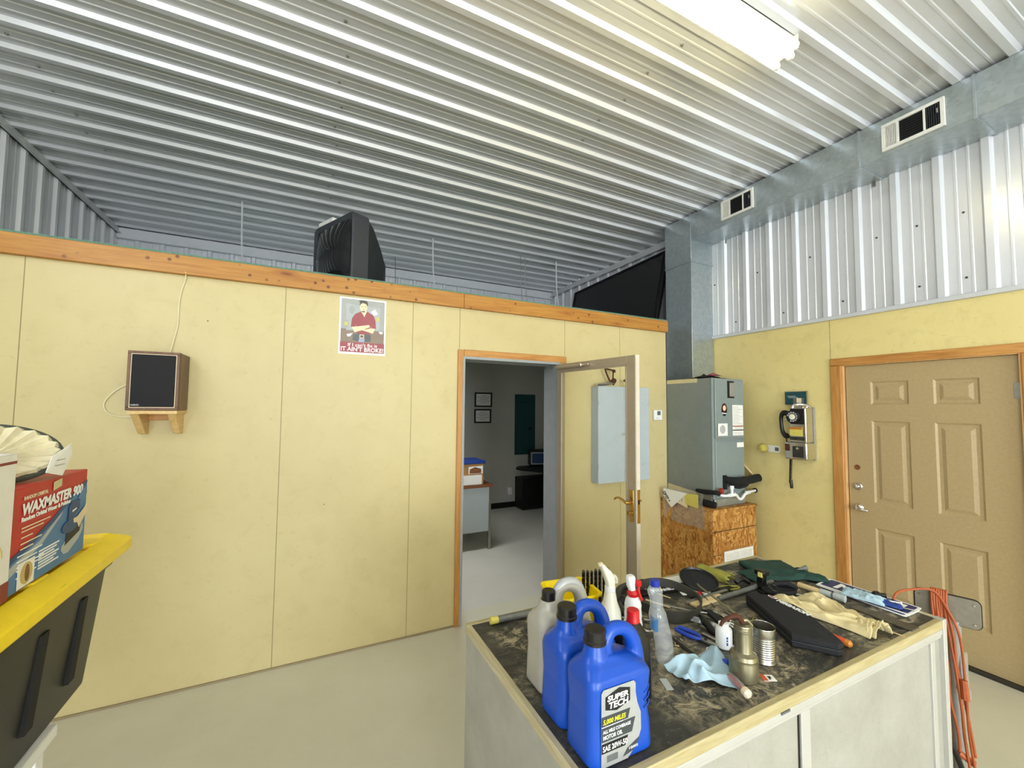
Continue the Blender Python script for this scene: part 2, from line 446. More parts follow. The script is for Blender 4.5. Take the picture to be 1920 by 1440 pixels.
def text(s, name, mat, parent, org, right, upv, size, bold=0.0, align='LEFT', shear=0.0, ext=.0004, width=None, local=False):
    """lettering laid on a surface: origin = left (or centre) of the baseline"""
    cu = bpy.data.curves.new('lettering', 'FONT'); cu.body = s; cu.size = size; cu.offset = bold; cu.align_x = align
    cu.shear = shear; cu.extrude = ext; cu.resolution_u = 3
    t = bpy.data.objects.new('lettering', cu); COL.objects.link(t)
    bpy.context.view_layer.update()
    me = bpy.data.meshes.new_from_object(t.evaluated_get(bpy.context.evaluated_depsgraph_get()))
    bpy.data.objects.remove(t); bpy.data.curves.remove(cu)
    if width and me.vertices:
        xs = [v.co.x for v in me.vertices]; k = width/(max(xs)-min(xs)); me.transform(Matrix.Diagonal((k, 1, 1, 1)))
    R = Vector(right).normalized(); U = Vector(upv).normalized(); Nn = R.cross(U)
    m = Matrix((R, U, Nn)).transposed().to_4x4(); o0 = Vector(org)
    if parent is not None and not local: o0 = o0 - wloc(parent)
    m.translation = o0; me.transform(m)
    o = bpy.data.objects.new(name, me); COL.objects.link(o); o.parent = parent
    me.materials.clear(); me.materials.append(MATS[mat]); return o
def plate(org, right, upv, pts, t=.0006):
    """flat polygon given in (right, up) coordinates with thickness t outward"""
    R = Vector(right).normalized(); U = Vector(upv).normalized(); Nn = R.cross(U); o = Vector(org)
    return [o + R*a + U*b for a, b in pts], Nn*t
def add_plate(mb, org, right, upv, pts, t=.0006):
    p, v = plate(org, right, upv, pts, t); mb.prism(p, v); return mb
def rrect(w, h, r, n=5, cx=0, cy=0):
    out = []
    for (sx, sy, a0) in ((1, 1, 0), (-1, 1, 90), (-1, -1, 180), (1, -1, 270)):
        for k in range(n+1):
            a = math.radians(a0 + 90*k/n)
            out.append((cx + sx*(w/2-r) + r*math.cos(a), cy + sy*(h/2-r) + r*math.sin(a)))
    return out
def ell(w, h, n=24, cx=0, cy=0): return [(cx + w/2*math.cos(2*PI*k/n), cy + h/2*math.sin(2*PI*k/n)) for k in range(n)]
def copy_tree(o, parent=None):
    c = o.copy(); COL.objects.link(c); c.parent = parent
    for ch in [q for q in bpy.data.objects if q.parent == o and q != c]: copy_tree(ch, c)
    return c

# ribbed wall panel: profile (offset along the panel, height towards the room)
PITCHR = .2405
def rib_profile(u0, u1, phase):
    pts = []
    k = math.floor((u0-phase)/PITCHR) - 1
    while phase + k*PITCHR < u1 + PITCHR:
        c = phase + k*PITCHR
        pts += [(c-.033, 0), (c-.018, .023), (c+.018, .023), (c+.033, 0),
                (c+.078, 0), (c+.083, .0035), (c+.093, .0035), (c+.098, 0),
                (c+.142, 0), (c+.147, .0035), (c+.157, .0035), (c+.162, 0)]
        k += 1
    return [p for p in pts if u0 <= p[0] <= u1]
def ribbed(fn, u0, u1, v0, v1, phase):
    mb = MB(); P = [(u0, 0)] + rib_profile(u0, u1, phase) + [(u1, 0)]
    mb.rings([[fn(u, v0, h) for u, h in P], [fn(u, v1, h) for u, h in P]], (False, False), closed=False)
    return mb

# ------------------------------------------------------------------ the room
XL, XR, YB, YF, ZC = -2.09, 3.97, 6.47, -9.0, 3.80
YP = 3.157; DECK = 2.607
BT = .87
struct(MB().box(XL-.2, XR+.3, YF-4, 3.36, -.12, 0), 'floor', 'shop floor paint')
struct(MB().box(XL-.2, XR+.3, 3.36, YB+.2, -.12, .0), 'floor_office', 'office floor paint')
struct(ribbed(lambda u, v, h: (v, u, ZC-h), YF, YB+.1, XL-.05, XR+.02, .787), 'ceiling', 'panel metal', smooth=0, recalc=False)
struct(MB().box(XL-.3, XR+.3, YF, YB+.3, ZC+.003, ZC+.1), 'ceiling_roof', 'trim metal')
struct(ribbed(lambda u, v, h: (XL+h, u, v), YF, YB+.02, 0, ZC, 4.379), 'wall_left', 'panel metal', smooth=0, recalc=False)
struct(MB().box(XL-.2, XL-.002, YF, YB+.2, 0, ZC), 'wall_left_shell', 'trim metal')
# back wall of the building, ribbed steel seen over the office roof
struct(ribbed(lambda u, v, h: (u, YB-h, v), XL, XR, 0, ZC, -1.90), 'wall_back', 'panel metal', smooth=0, recalc=False)
struct(MB().box(XL-.2, XR+.2, YB+.002, YB+.2, 0, ZC), 'wall_back_shell', 'trim metal')
struct(MB().box(XL, XR, YB-.075, YB-.023, 3.66, ZC-.02), 'trim_4', 'trim metal')
# right wall: ribbed steel above, painted board below
struct(ribbed(lambda u, v, h: (XR-h, u, v), YF, YB, 2.47, ZC, 1.0), 'wall_right_upper', 'panel metal', smooth=0, recalc=False)
w = MB(); w.box(XR, XR+.1, YF, .885, 0, 2.47); w.box(XR, XR+.1, 1.885, YB, 0, 2.47); w.box(XR, XR+.1, .885, 1.885, 2.085, 2.47)
w.box(XR+.005, XR+.1, YF, YB, 2.47, ZC)
struct(w, 'wall_right', 'side wall paint', weld=False)
struct(MB().box(XR-.026, XR, YF, 3.12, 2.455, 2.488), 'trim_1', 'trim metal', bevel=.003)
struct(MB().box(XR-.03, XR-.02, 3.42, YB-.03, 3.69, 3.78).box(XR-.06, XR-.02, 3.42, YB-.03, 3.69, 3.70), 'trim_5', 'trim metal')
struct(MB().box(XL+.022, XL+.032, YF, YB-.03, 3.705, ZC-.02).box(XL+.022, XL+.06, YF, YB-.03, 3.705, 3.712), 'trim_3', 'trim metal')
# unseen frames added on the left wall behind the two invented fill lamps
for nm_, (y0, y1, z0, z1) in (('added_window_1', (.30, 1.90, 2.78, 3.52)), ('added_window_2', (-4.7, -1.7, .18, 2.82))):
    w = MB(); x0, x1 = XL+.02, XL+.075; t = .06
    w.box(x0, x1, y0-t, y1+t, z0-t, z0); w.box(x0, x1, y0-t, y1+t, z1, z1+t); w.box(x0, x1, y0-t, y0, z0, z1); w.box(x0, x1, y1, y1+t, z0, z1)
    fr_ = struct(w, nm_, 'white enamel')
    MB().box(x0, x0+.006, y0, y1, z0, z1).build('pane', 'white plastic', fr_)
# wall behind the camera with a wide overhead-door opening
w = MB(); w.box(XL, -1.4, YF-.1, YF, 0, ZC); w.box(3.4, XR, YF-.1, YF, 0, ZC); w.box(-1.4, 3.4, YF-.1, YF, 3.2, ZC)
struct(w, 'wall_front', 'trim metal')
# partition between shop and office, door opening x 1.13..2.00
w = MB(); w.box(XL, 1.128, YP, 3.36, 0, 2.60); w.box(2.012, 3.345, YP, 3.36, 0, 2.60); w.box(1.128, 2.012, YP, 3.36, 2.092, 2.60)
struct(w, 'wall_inner', 'partition paint')
w = MB(); w.box(3.30, 3.345, 3.36, 3.62, 0, 2.60); w.box(3.30, XR, 3.56, 3.62, 0, 2.60)
struct(w, 'wall_closet', 'office wall')
struct(MB().box(XL, XR, YB-.05, YB-.025, 0, 2.59), 'wall_office_back', 'office wall')
struct(MB().box(XL+.02, XL+.05, 3.36, YB-.05, 0, 2.59), 'wall_office_left', 'office wall')
struct(MB().box(XR-.03, XR-.003, 3.62, YB-.05, 0, 2.45), 'wall_office_right', 'office wall')
w = MB(); w.box(XL+.03, 3.345, 3.14, 3.60, 2.602, 2.618); w.box(XL+.03, XR-.03, 3.60, YB-.08, 2.602, 2.618)
struct(w, 'ceiling_office', 'insulation green')
struct(MB().box(1.12, XR-.03, YB-.066, YB-.05, 0, .09), 'baseboard_office', 'office black')
# pine board along the partition head, two lengths
w = MB(); w.box(XL+.03, 1.108, YP-.036, YP, 2.487, 2.602)
struct(w, 'trim_2', 'beam pine', bevel=.003)
struct(MB().box(1.110, 3.345, YP-.036, YP, 2.487, 2.602), 'trim_6', 'beam pine', bevel=.003)
# dirty line and sill at the foot of the partition
struct(MB().box(XL+.03, 1.07, YP-.010, YP, 0, .012), 'baseboard_inner', 'foot line')

# office doorway: casing and steel jamb
w = MB(); w.box(1.073, 1.122, YP-.018, YP, 0, 2.152)
struct(w, 'trim_7', 'casing z', bevel=.004)
struct(MB().box(1.122, 2.10, YP-.018, YP, 2.096, 2.155), 'trim_8', 'casing x', bevel=.004)
w = MB(); w.box(1.112, 1.132, YP-.022, 3.37, 0, 2.10); w.box(2.000, 2.03, YP-.02, 3.37, 0, 2.10); w.box(1.13, 2.03, YP-.022, 3.37, 2.078, 2.10)
w.box(1.132, 1.146, YP+.05, 3.30, 0, 2.08)
struct(w, 'trim_9', 'jamb grey', bevel=.002)

# right-hand entry door and its casing
dr = thing('door_1', (XR+.02, 1.386, 0), None, None, kind='structure')
D0, D1, DZ0, DZ1 = .915, 1.855, .02, 2.056
def door_leaf():
    mb = MB(); x = XR+.022
    panels = [(1.452,1.687,1.743,1.924),(1.088,1.320,1.743,1.924),(1.455,1.687,.977,1.616),(1.092,1.320,.977,1.616),(1.457,1.686,.262,.787),(1.096,1.320,.262,.787)]
    ys = sorted({D0, D1} | {p[0] for p in panels[:1]} | {1.088, 1.320, 1.456, 1.687})
    ys = [D0, 1.092, 1.320, 1.456, 1.687, D1]; zs = [DZ0, .262, .787, .977, 1.616, 1.743, 1.924, DZ1]
    for i in range(5):
        for j in range(7):
            y0, y1, z0, z1 = ys[i], ys[i+1], zs[j], zs[j+1]
            if i in (1, 3) and j in (1, 3, 5):
                def ring(d, dx): return [(x+dx, y0+d, z0+d), (x+dx, y1-d, z0+d), (x+dx, y1-d, z1-d), (x+dx, y0+d, z1-d)]
                mb.rings([ring(0, 0), ring(.012, .010), ring(.030, .010), ring(.052, .001)], (False, True))
            else: mb.face([(x, y0, z0), (x, y1, z0), (x, y1, z1), (x, y0, z1)])
    mb.box(x+.012, x+.040, D0, D1, DZ0, DZ1)
    mb.box(x, x+.03, D1-.003, D1, DZ0, DZ1)
    return mb
door_leaf().build('door_panel', 'door taupe', dr, recalc=False, smooth=0)
xw = XR+.022
MB().lathe([(.021, 0), (.021, .0015), (.018, .0022), (.014, .0010), (.004, .0006)], (xw, 1.793, 1.239), (-1, 0, 0), 24).build('lock_hole', 'desk wood', dr)
kb = MB().lathe([(.030, 0), (.030, .006), (.024, .012), (.015, .014), (.013, .026), (.009, .030)], (xw, 1.790, 1.089), (-1, 0, 0), 28).build('deadbolt', 'chrome', dr)
MB().box(xw-.040, xw-.026, 1.786, 1.794, 1.075, 1.103).build('thumb_turn', 'chrome', kb, bevel=.002)
kb = MB().lathe([(.032, 0), (.032, .006), (.026, .014), (.016, .02), (.013, .045), (.016, .055), (.01, .06)], (xw, 1.790, .921), (-1, 0, 0), 28).build('door_knob', 'chrome', dr)
MB().tube([(xw-.05, 1.79, .921), (xw-.056, 1.765, .921), (xw-.052, 1.735, .917), (xw-.048, 1.712, .915)], [.010, .009, .008, .007], 10, 4).build('lever', 'chrome', kb)
MB().box(xw-.003, xw, D0+.002, D0+.03, 1.78, 1.88).build('hinge', 'steel', dr, bevel=.001)
w = MB(); w.box(XR-.018, XR, 1.868, 1.948, 0, 2.064)
struct(w, 'trim_10', 'casing z', bevel=.006)
struct(MB().box(XR-.018, XR, .822, 1.948, 2.064, 2.126), 'trim_11', 'casing y', bevel=.006)
struct(MB().box(XR-.018, XR, .822, .902, 0, 2.064), 'trim_12', 'casing z', bevel=.006)
w = MB(); w.box(XR-.008, XR+.10, 1.857, 1.885, 0, 2.085); w.box(XR-.008, XR+.10, .885, .912, 0, 2.085); w.box(XR-.008, XR+.10, .912, 1.857, 2.058, 2.085)
struct(w, 'trim_13', 'jamb z', bevel=.002)
struct(MB().box(XR-.02, XR+.1, .912, 1.857, 0, .018), 'trim_14', 'dark steel')
struct(MB().box(XR+.065, XR+.12, .88, 1.89, 0, 2.09), 'wall_right_cover', 'dark gap')

# full-glass storm door standing open at right angles to the partition
gd = thing('door_2', (2.025, 3.12, 0), None, None, kind='structure', rz=math.atan2(2.231-3.111, 2.099-2.011))
# local: x from hinge (0) to free edge (.885), y thickness (towards +x world side = local +y), z up
L = .885; th = .042
fr = MB()
fr.box(0, .052, -th, 0, .03, 2.075); fr.box(L-.078, L, -th, 0, .03, 2.075); fr.box(.052, L-.078, -th, 0, 2.012, 2.075); fr.box(.052, L-.078, -th, 0, .03, .16)
fr.build('door_frame', 'storm frame', gd, local=True, bevel=.003)
bd = MB()
for a in (.052, L-.090): bd.box(a, a+.012, -th-.004, -th+.01, .16, 2.012)
bd.box(.052, L-.078, -th-.004, -th+.01, 2.0, 2.012); bd.box(.052, L-.078, -th-.004, -th+.01, .16, .172)
bd.build('glazing_bead', 'storm frame', gd, local=True, bevel=.002)
MB().box(.058, L-.084, -.024, -.018, .165, 2.007).build('door_pane', 'door glass', gd, local=True, smooth=0)
MB().box(L, L+.004, -th+.003, -.003, .03, 2.075).build('edge_strip', 'storm edge', gd, local=True)
cl = MB().tube([(.02, -th-.022, 2.045), (.34, -th-.022, 2.045)], .014, 14).build('closer_tube', 'storm frame', gd, local=True)
c2 = MB(); c2.lathe([(.017, 0), (.017, .012), (.009, .016), (.009, .03)], (.34, -th-.022, 2.045), (1, 0, 0)); c2.box(.37, .43, -th-.028, -th, 2.036, 2.054)
c2.build('closer_bracket', 'chrome', cl, local=True, bevel=.001)
ha = MB().box(L-.052, L-.018, -th-.006, -th, .905, 1.125).build('handle_plate', 'brass', gd, local=True, bevel=.004)
MB().tube([(L-.035, -th, 1.04), (L-.035, -th-.045, 1.04), (L-.05, -th-.052, 1.042), (L-.09, -th-.05, 1.058), (L-.125, -th-.052, 1.062), (L-.15, -th-.055, 1.045)], [.010, .010, .010, .008, .007, .006], 10, 5).build('lever', 'brass', ha, local=True)
MB().lathe([(.014, 0), (.012, .012), (.016, .02), (.016, .026), (.008, .03)], (L-.035, -th-.004, .965), (0, -1, 0)).build('thumb_turn', 'brass', ha, local=True)
MB().box(L+.003, L+.008, -th+.008, -.008, .90, 1.13).build('latch_plate', 'brass', gd, local=True)
MB().box(L+.005, L+.010, -th+.014, -.014, 1.03, 1.06).build('latch_bolt', 'dark gap', gd, local=True)
MB().tube([(L-.035, 0, 1.04), (L-.035, .045, 1.04), (L-.06, .05, 1.04), (L-.12, .05, 1.045)], .008, 10, 4).build('outer_lever', 'brass', gd, local=True)
MB().cyl((2.0, YP+.06, 2.055), (1.93, YP+.06, 2.053), .006).lathe([(.011, 0), (.011, .006)], (1.93, YP+.06, 2.053), (-1, 0, 0)).build('closer_pin', 'chrome', None).name = 'door_closer_pin'
tag(bpy.data.objects['door_closer_pin'], 'small chrome closer pin sticking out inside the office doorway head', 'pin')

# ------------------------------------------------------------------ ductwork and air handler
du = thing('air_duct', (3.80, 3.25, 1.985), 'galvanised duct rising from the air handler and running along the right wall', 'duct')
w = MB(); w.box(3.63, 3.965, YF, 3.065, 3.50, 3.775); w.build('horizontal_trunk', 'galvanised', du, bevel=.002)
MB().box(3.63, 3.965, 3.065, 3.42, 3.272, 3.775).build('elbow', 'galvanised', du, bevel=.002)
MB().box(3.632, 3.963, 3.067, 3.418, 1.985, 3.268).build('riser', 'galvanised', du, bevel=.002)
for y in (3.07, 1.55, .95, -.3):
    MB().box(3.622, 3.966, y-.008, y+.008, 3.493, 3.777).build('seam_strip', 'galvanised', du, bevel=.001)
MB().box(3.624, 3.967, 3.058, 3.42, 3.262, 3.280).build('seam_strip', 'galvanised', du, bevel=.001)
for y in (2.9, 2.2, 1.60, 1.0, .3):
    MB().box(3.955, 3.967, y-.01, y+.01, 3.46, 3.50).build('hanger_tab', 'steel', du)
def register(y0, y1, z0, z1, label):
    r = thing('supply_register', (3.62, (y0+y1)/2, z0), label, 'air vent', 'white supply registers on the duct side')
    t = .022; x0, x1 = 3.612, 3.629
    f = MB()
    f.box(x0, x1, y0, y1, z0, z0+t); f.box(x0, x1, y0, y1, z1-t, z1); f.box(x0, x1, y0, y0+t, z0+t, z1-t); f.box(x0, x1, y1-t, y1, z0+t, z1-t)
    a = y1-.090; b = y0+.10
    for q in (a, b): f.box(x0, x1, q-.006, q+.006, z0+t, z1-t)
    f.build('frame', 'white enamel', r, bevel=.002)
    MB().box(x1-.003, x1-.001, y0+t, y1-t, z0+t, z1-t).build('backing', 'dark gap', r)
    for k in range(7):
        y = y1-t-.006 - k*.009
        MB().box(x0+.001, x1-.004, y-.0022, y+.0022, z0+t, z1-t).build('louver', 'white enamel', r)
    n = 9
    for k in range(n):
        z = z0+t+(z1-z0-2*t)*(k+.5)/n
        MB().prism([(x0+.001, b+.006, z-.003), (x0+.001, b+.006, z-.001), (x1-.004, b+.006, z+.006), (x1-.004, b+.006, z+.004)], (0, a-b-.012, 0)).build('louver', 'charcoal', r)
    for k in range(6):
        y = y0+t+.008+k*.011
        MB().box(x0+.001, x1-.004, y-.0025, y+.0025, z0+t, z1-t).build('louver', 'charcoal', r)
    MB().box(x0-.012, x0, y0+.028, y0+.036, (z0+z1)/2, (z0+z1)/2+.03).build('damper_lever', 'steel', r, bevel=.001)
register(1.08, 1.408, 3.532, 3.725, 'white wall register on the duct, the larger-looking one nearer the camera')
register(2.36, 2.689, 3.548, 3.740, 'white wall register on the duct farther away, just before the elbow')

ob = thing('plenum_box', (3.55, 2.85, 0), 'oriented strand board base box under the grey air handler', 'box')
X0, X1, Y0, Y1, ZT = 3.25, 3.845, 2.55, 3.15, .80
MB().box(X0, X1, Y0, Y1, 0, ZT-.018).build('box_body', 'osb', ob, bevel=.002)
MB().box(X0-.004, X1+.02, Y0-.006, Y1, ZT-.018, ZT).build('box_top', 'osb', ob, bevel=.002)
MB().box(X0+.001, X1, Y0-.004, Y0, .605, .609).build('panel_joint', 'dark gap', ob)
MB().box(X0+.001, X0+.10, Y0-.004, Y0, .402, .405).build('panel_joint', 'dark gap', ob)
gr = thing('return_grille', (3.59, 2.54, .11), 'white louvred return grille screwed to the front of the strand board box', 'air vent')
gx0, gx1, gz0, gz1, gy = 3.375, 3.775, .10, .428, 2.546
f = MB(); t = .028
f.box(gx0, gx1, gy-.012, gy, gz0, gz0+t); f.box(gx0, gx1, gy-.012, gy, gz1-t, gz1); f.box(gx0, gx0+t, gy-.012, gy, gz0+t, gz1-t); f.box(gx1-t, gx1, gy-.012, gy, gz0+t, gz1-t); f.box((gx0+gx1)/2-.006, (gx0+gx1)/2+.006, gy-.012, gy, gz0+t, gz1-t)
f.build('frame', 'white enamel', gr, bevel=.003)
MB().box(gx0+t, gx1-t, gy-.003, gy-.001, gz0+t, gz1-t).build('backing', 'ink grey', gr)
for k in range(18):
    z = gz0+t+.006+k*.0148
    MB().prism([(gx0+t, gy-.010, z), (gx0+t, gy-.010, z+.0025), (gx0+t, gy-.004, z+.011), (gx0+t, gy-.004, z+.0085)], (gx1-gx0-2*t, 0, 0)).build('louver', 'white enamel', gr)

ah = thing('air_handler', (3.565, 2.9, ZT), 'tall grey air handler cabinet standing on the strand board box', 'air handler')
ax0, ax1, ay0, ay1 = 3.352, 3.79, 2.625, 3.42
MB().box(ax0+.012, ax1, ay0-.01, ay1, ZT+.002, .872).build('base_pan', 'galvanised', ah, bevel=.003)
MB().box(ax0, ax1, ay0+.003, ay1, .872, 1.984).build('cabinet', 'unit side', ah, bevel=.003)
w = MB(); w.box(ax0, ax1, ay0-.004, ay0+.01, .872, 1.408); w.build('lower_front', 'unit grey', ah, bevel=.003)
pn = MB().box(ax0+.030, ax1-.004, ay0-.016, ay0-.003, 1.425, 1.974).build('upper_door', 'unit grey', ah, bevel=.006)
MB().box(ax0, ax1, ay0-.002, ay0+.01, 1.408, 1.984).build('upper_surround', 'unit grey', ah, bevel=.002)
MB().box(ax0+.032, ax1-.006, ay0-.012, ay0-.003, .875, 1.395).build('lower_door', 'unit grey', ah, bevel=.006)
fy = ay0-.016
MB().box(3.548, 3.645, fy-.004, fy, 1.80, 1.962).build('handle_recess', 'cap black', ah, bevel=.002)
MB().box(3.572, 3.640, fy-.012, fy-.004, 1.815, 1.945).build('handle', 'stool metal', ah, bevel=.006)
RX, UZ = (1, 0, 0), (0, 0, 1)
FO = (0, fy, 0)
bd_ = add_plate(MB(), (3.503, fy, 1.69), RX, UZ, ell(.078, .120)).build('maker_badge', 'cap black', ah)
add_plate(MB(), (3.503, fy-.0008, 1.705), RX, UZ, ell(.052, .062)).build('badge_disc', 'ink red', bd_)
add_plate(MB(), (3.503, fy-.0016, 1.705), RX, UZ, ell(.040, .050)).build('badge_core', 'post skin', bd_)
text('Rheem', 'badge_lettering', 'ink white', bd_, (3.503, fy-.0012, 1.650), RX, UZ, .022, .0004, 'CENTER')
lb = MB()
for (a, b, c, d) in ((3.618, 3.770, 1.540, 1.735), (3.618, 3.770, 1.502, 1.536), (3.618, 3.770, 1.447, 1.492), (3.405, 3.545, 1.448, 1.562), (3.405, 3.412, 1.448, 1.562)):
    add_plate(lb, (0, fy, 0), RX, UZ, [(a, c), (b, c), (b, d), (a, d)])
for q in [(3.680, 3.778, 1.335, 1.380)]: add_plate(lb, (0, ay0-.012, 0), RX, UZ, [(q[0], q[2]), (q[1], q[2]), (q[1], q[3]), (q[0], q[3])])
lb.build('rating_label', 'paper', ah)
li = MB()
for k in range(13): add_plate(li, (0, fy-.0007, 0), RX, UZ, [(3.625, 1.553+k*.0135), (3.755-(k*7 % 5)*.012, 1.553+k*.0135), (3.755-(k*7 % 5)*.012, 1.557+k*.0135), (3.625, 1.557+k*.0135)])
for k in range(3): add_plate(li, (0, fy-.0007, 0), RX, UZ, [(3.645, 1.507+k*.009), (3.76, 1.507+k*.009), (3.76, 1.510+k*.009), (3.645, 1.510+k*.009)])
for k in range(3): add_plate(li, (0, fy-.0007, 0), RX, UZ, [(3.625, 1.453+k*.012), (3.76, 1.453+k*.012), (3.76, 1.456+k*.012), (3.625, 1.456+k*.012)])
add_plate(li, (3.475, fy-.0007, 1.507), RX, UZ, ell(.075, .08)); li.build('label_print', 'paper lines', ah)
li = MB(); add_plate(li, (0, fy-.0007, 0), RX, UZ, [(3.618, 1.530), (3.770, 1.530), (3.770, 1.539), (3.618, 1.539)]); li.build('label_stripe', 'orange cord', ah)
li = MB(); add_plate(li, (0, fy-.0007, 0), RX, UZ, [(3.618, 1.493), (3.770, 1.493), (3.770, 1.501), (3.618, 1.501)]); li.build('label_stripe', 'ink black', ah)
# tape, top flap
MB().box(ax0-.002, ax0, 2.78, 3.15, 1.948, 1.987).build('top_tape', 'tape tan', ah)
w = MB(); w.prism([(ax0-.002, ay0+.01, .862), (ax0-.002, 3.15, .862), (ax0-.002, 3.15, .965-.03), (ax0-.002, ay0+.01, .890)], (.003, 0, 0)); w.build('base_tape', 'tape tan', ah)
bgx = thing('crumpled_wrapper', (3.50, 2.80, 1.984), 'crumpled dark bag lying on top of the air handler', 'bag')
w = MB(); rows = []
for i in range(9):
    rows.append([(3.38+.045*j, 2.68+.03*i, 1.990 + .045*math.exp(-((j-3)/2.4)**2-((i-4)/3)**2)*(1+.3*math.sin(3*j+2*i))) for j in range(8)])
w.rings(rows, (False, False), closed=False)
o = w.build('wrapper_film', 'soft black', bgx); sd = o.modifiers.new('t', 'SOLIDIFY'); sd.thickness = .002
w = MB(); rows = []
for i in range(5):
    rows.append([(3.44+.03*j, 2.66+.03*i, 2.002 + .042*math.exp(-((j-2)/2)**2-((i-2)/2)**2)) for j in range(5)])
w.rings(rows, (False, False), closed=False); w.build('wrapper_print', 'ink maroon', bgx)
# refrigerant line, drain, hose
pf = thing('insulated_pipe', (3.6, 2.6, .95), 'black foam-wrapped refrigerant line from the air handler into the side wall', 'pipe')
MB().tube([(3.50, 2.61, 1.045), (3.52, 2.56, 1.04), (3.62, 2.545, 1.035), (3.78, 2.56, 1.03), (3.92, 2.59, 1.032), (3.968, 2.60, 1.032)], [.030, .034, .034, .036, .037, .037], 14, 4).disp(.004, 30).build('foam_sleeve', 'foam black', pf)
MB().tube([(3.55, 2.60, 1.00), (3.60, 2.555, .985), (3.68, 2.555, .985), (3.74, 2.57, .995)], .022, 12, 4).disp(.004, 30).build('foam_sleeve', 'foam black', pf)
MB().box(3.468, 3.51, 2.596, 2.612, .955, 1.085).build('pipe_boot', 'foam black', pf, bevel=.003)
dn = thing('drain_pipe', (3.6, 2.58, .87), 'white pvc condensate drain with a trap in front of the air handler', 'pipe')
MB().tube([(3.375, 2.60, .935), (3.40, 2.575, .915), (3.46, 2.565, .908), (3.54, 2.565, .912), (3.585, 2.565, .905), (3.62, 2.565, .872), (3.655, 2.565, .862), (3.69, 2.565, .885), (3.725, 2.565, .910), (3.82, 2.59, .912), (3.965, 2.63, .905)], .0125, 12, 4).build('trap', 'white pvc', dn)
MB().cyl((3.528, 2.565, .912), (3.528, 2.565, .985), .0125).cyl((3.528, 2.565, .965), (3.528, 2.565, .995), .019).build('vent_tee', 'white pvc', dn)
MB().cyl((3.485, 2.565, .909), (3.57, 2.565, .910), .018).cyl((3.735, 2.567, .912), (3.80, 2.584, .912), .018).build('coupling', 'white pvc', dn)
MB().lathe([(.022, 0), (.022, .012), (.012, .013)], (3.966, 2.63, .905), (-1, 0, 0)).build('wall_seal', 'foam black', dn)
hs_ = thing('black_hose', (3.37, 2.58, .80), 'black hose bend with a dark red clamp at the left foot of the air handler', 'hose')
MB().tube([(3.328, 2.78, .925), (3.326, 2.66, .935), (3.345, 2.585, .94), (3.370, 2.578, .93)], .020, 12, 5).build('upper_hose', 'foam black', hs_)
MB().tube([(3.318, 2.80, .836), (3.318, 2.66, .833), (3.335, 2.585, .83)], .028, 12, 4).build('lower_hose', 'foam black', hs_)
MB().lathe([(.026, 0), (.028, .01), (.024, .03)], (3.385, 2.582, .955), (.3, -1, 0)).build('clamp', 'dark red', hs_)
tapep = MB().box(3.327, 3.335, 2.62, 2.78, .862, .905).build('duct_tape', 'grey plate', hs_)
# timber offcuts behind the unit
for i, (a, b, lab) in enumerate((((3.90, 2.82, .80), (3.94, 2.90, 1.22), 'thin pale wood stick leaning behind the air handler, the upper one'), ((3.955, 2.62, 1.03), (3.93, 2.86, 1.27), 'slotted pale wood strip leaning between air handler and wall'))):
    o = MB().tube([a, b], .012, 4).build('wood_stick', 'pale wood'); tag(o, lab, 'stick')

# plastic bag of filters hanging on the box
bg = thing('plastic_bag', (3.2, 2.85, .60), 'clear plastic bag hanging over the left edge of the strand board box', 'bag')
w = MB(); rows = []
for i in range(13):
    r = []
    for j in range(13):
        u, v = i/12, j/12
        y = 3.10-.47*u + .008*math.sin(9*v); z = .925-.315*v + .012*u*(1-v)
        r.append((3.238 - .010*math.sin(7*u+4*v) - .006*math.sin(17*u*v+3), y, z + .006*math.sin(11*u)))
    rows.append(r)
w.rings(rows, (False, False), closed=False)
w.build('bag_film', 'bag film', bg)
add_plate(MB(), (3.222, 0, 0), (0, -1, 0), UZ, [(-3.085, .905), (-2.80, .905), (-2.99, .735), (-3.09, .83)], .001).build('paper_insert', 'paper', bg)
rot = (0, -.62, .78); uu = (0, .78, .62)
text('4 Filters', 'insert_lettering', 'ink black', bg, (3.2205, 3.02, .780), (0, -.64, .77) if False else (0, .55, .83), (0, .83, -.55) if False else (0, -.83, .55), .034, .001)
text('For Best', 'insert_lettering', 'ink black', bg, (3.2205, 3.055, .800), (0, .55, .83), (0, -.83, .55), .024, .0006)
li = MB()
for k in range(5): add_plate(li, (3.2215, 2.985-.032*k, .800+.005*k), (0, .55, .83), (0, -.83, .55), [(0, 0), (.10-.012*k, 0), (.10-.012*k, .005), (0, .005)], .0006)
li.build('insert_print', 'ink grey', bg)
add_plate(MB(), (3.224, 0, 0), (0, -1, 0), UZ, [(-2.82, .80), (-2.68, .79), (-2.68, .915), (-2.84, .90)], .001).build('green_packet', 'sponge yellow', bg)
add_plate(MB(), (3.225, 0, 0), (0, -1, 0), UZ, [(-2.95, .80), (-2.80, .77), (-2.82, .90)], .001).build('pink_packet', 'post skin', bg)

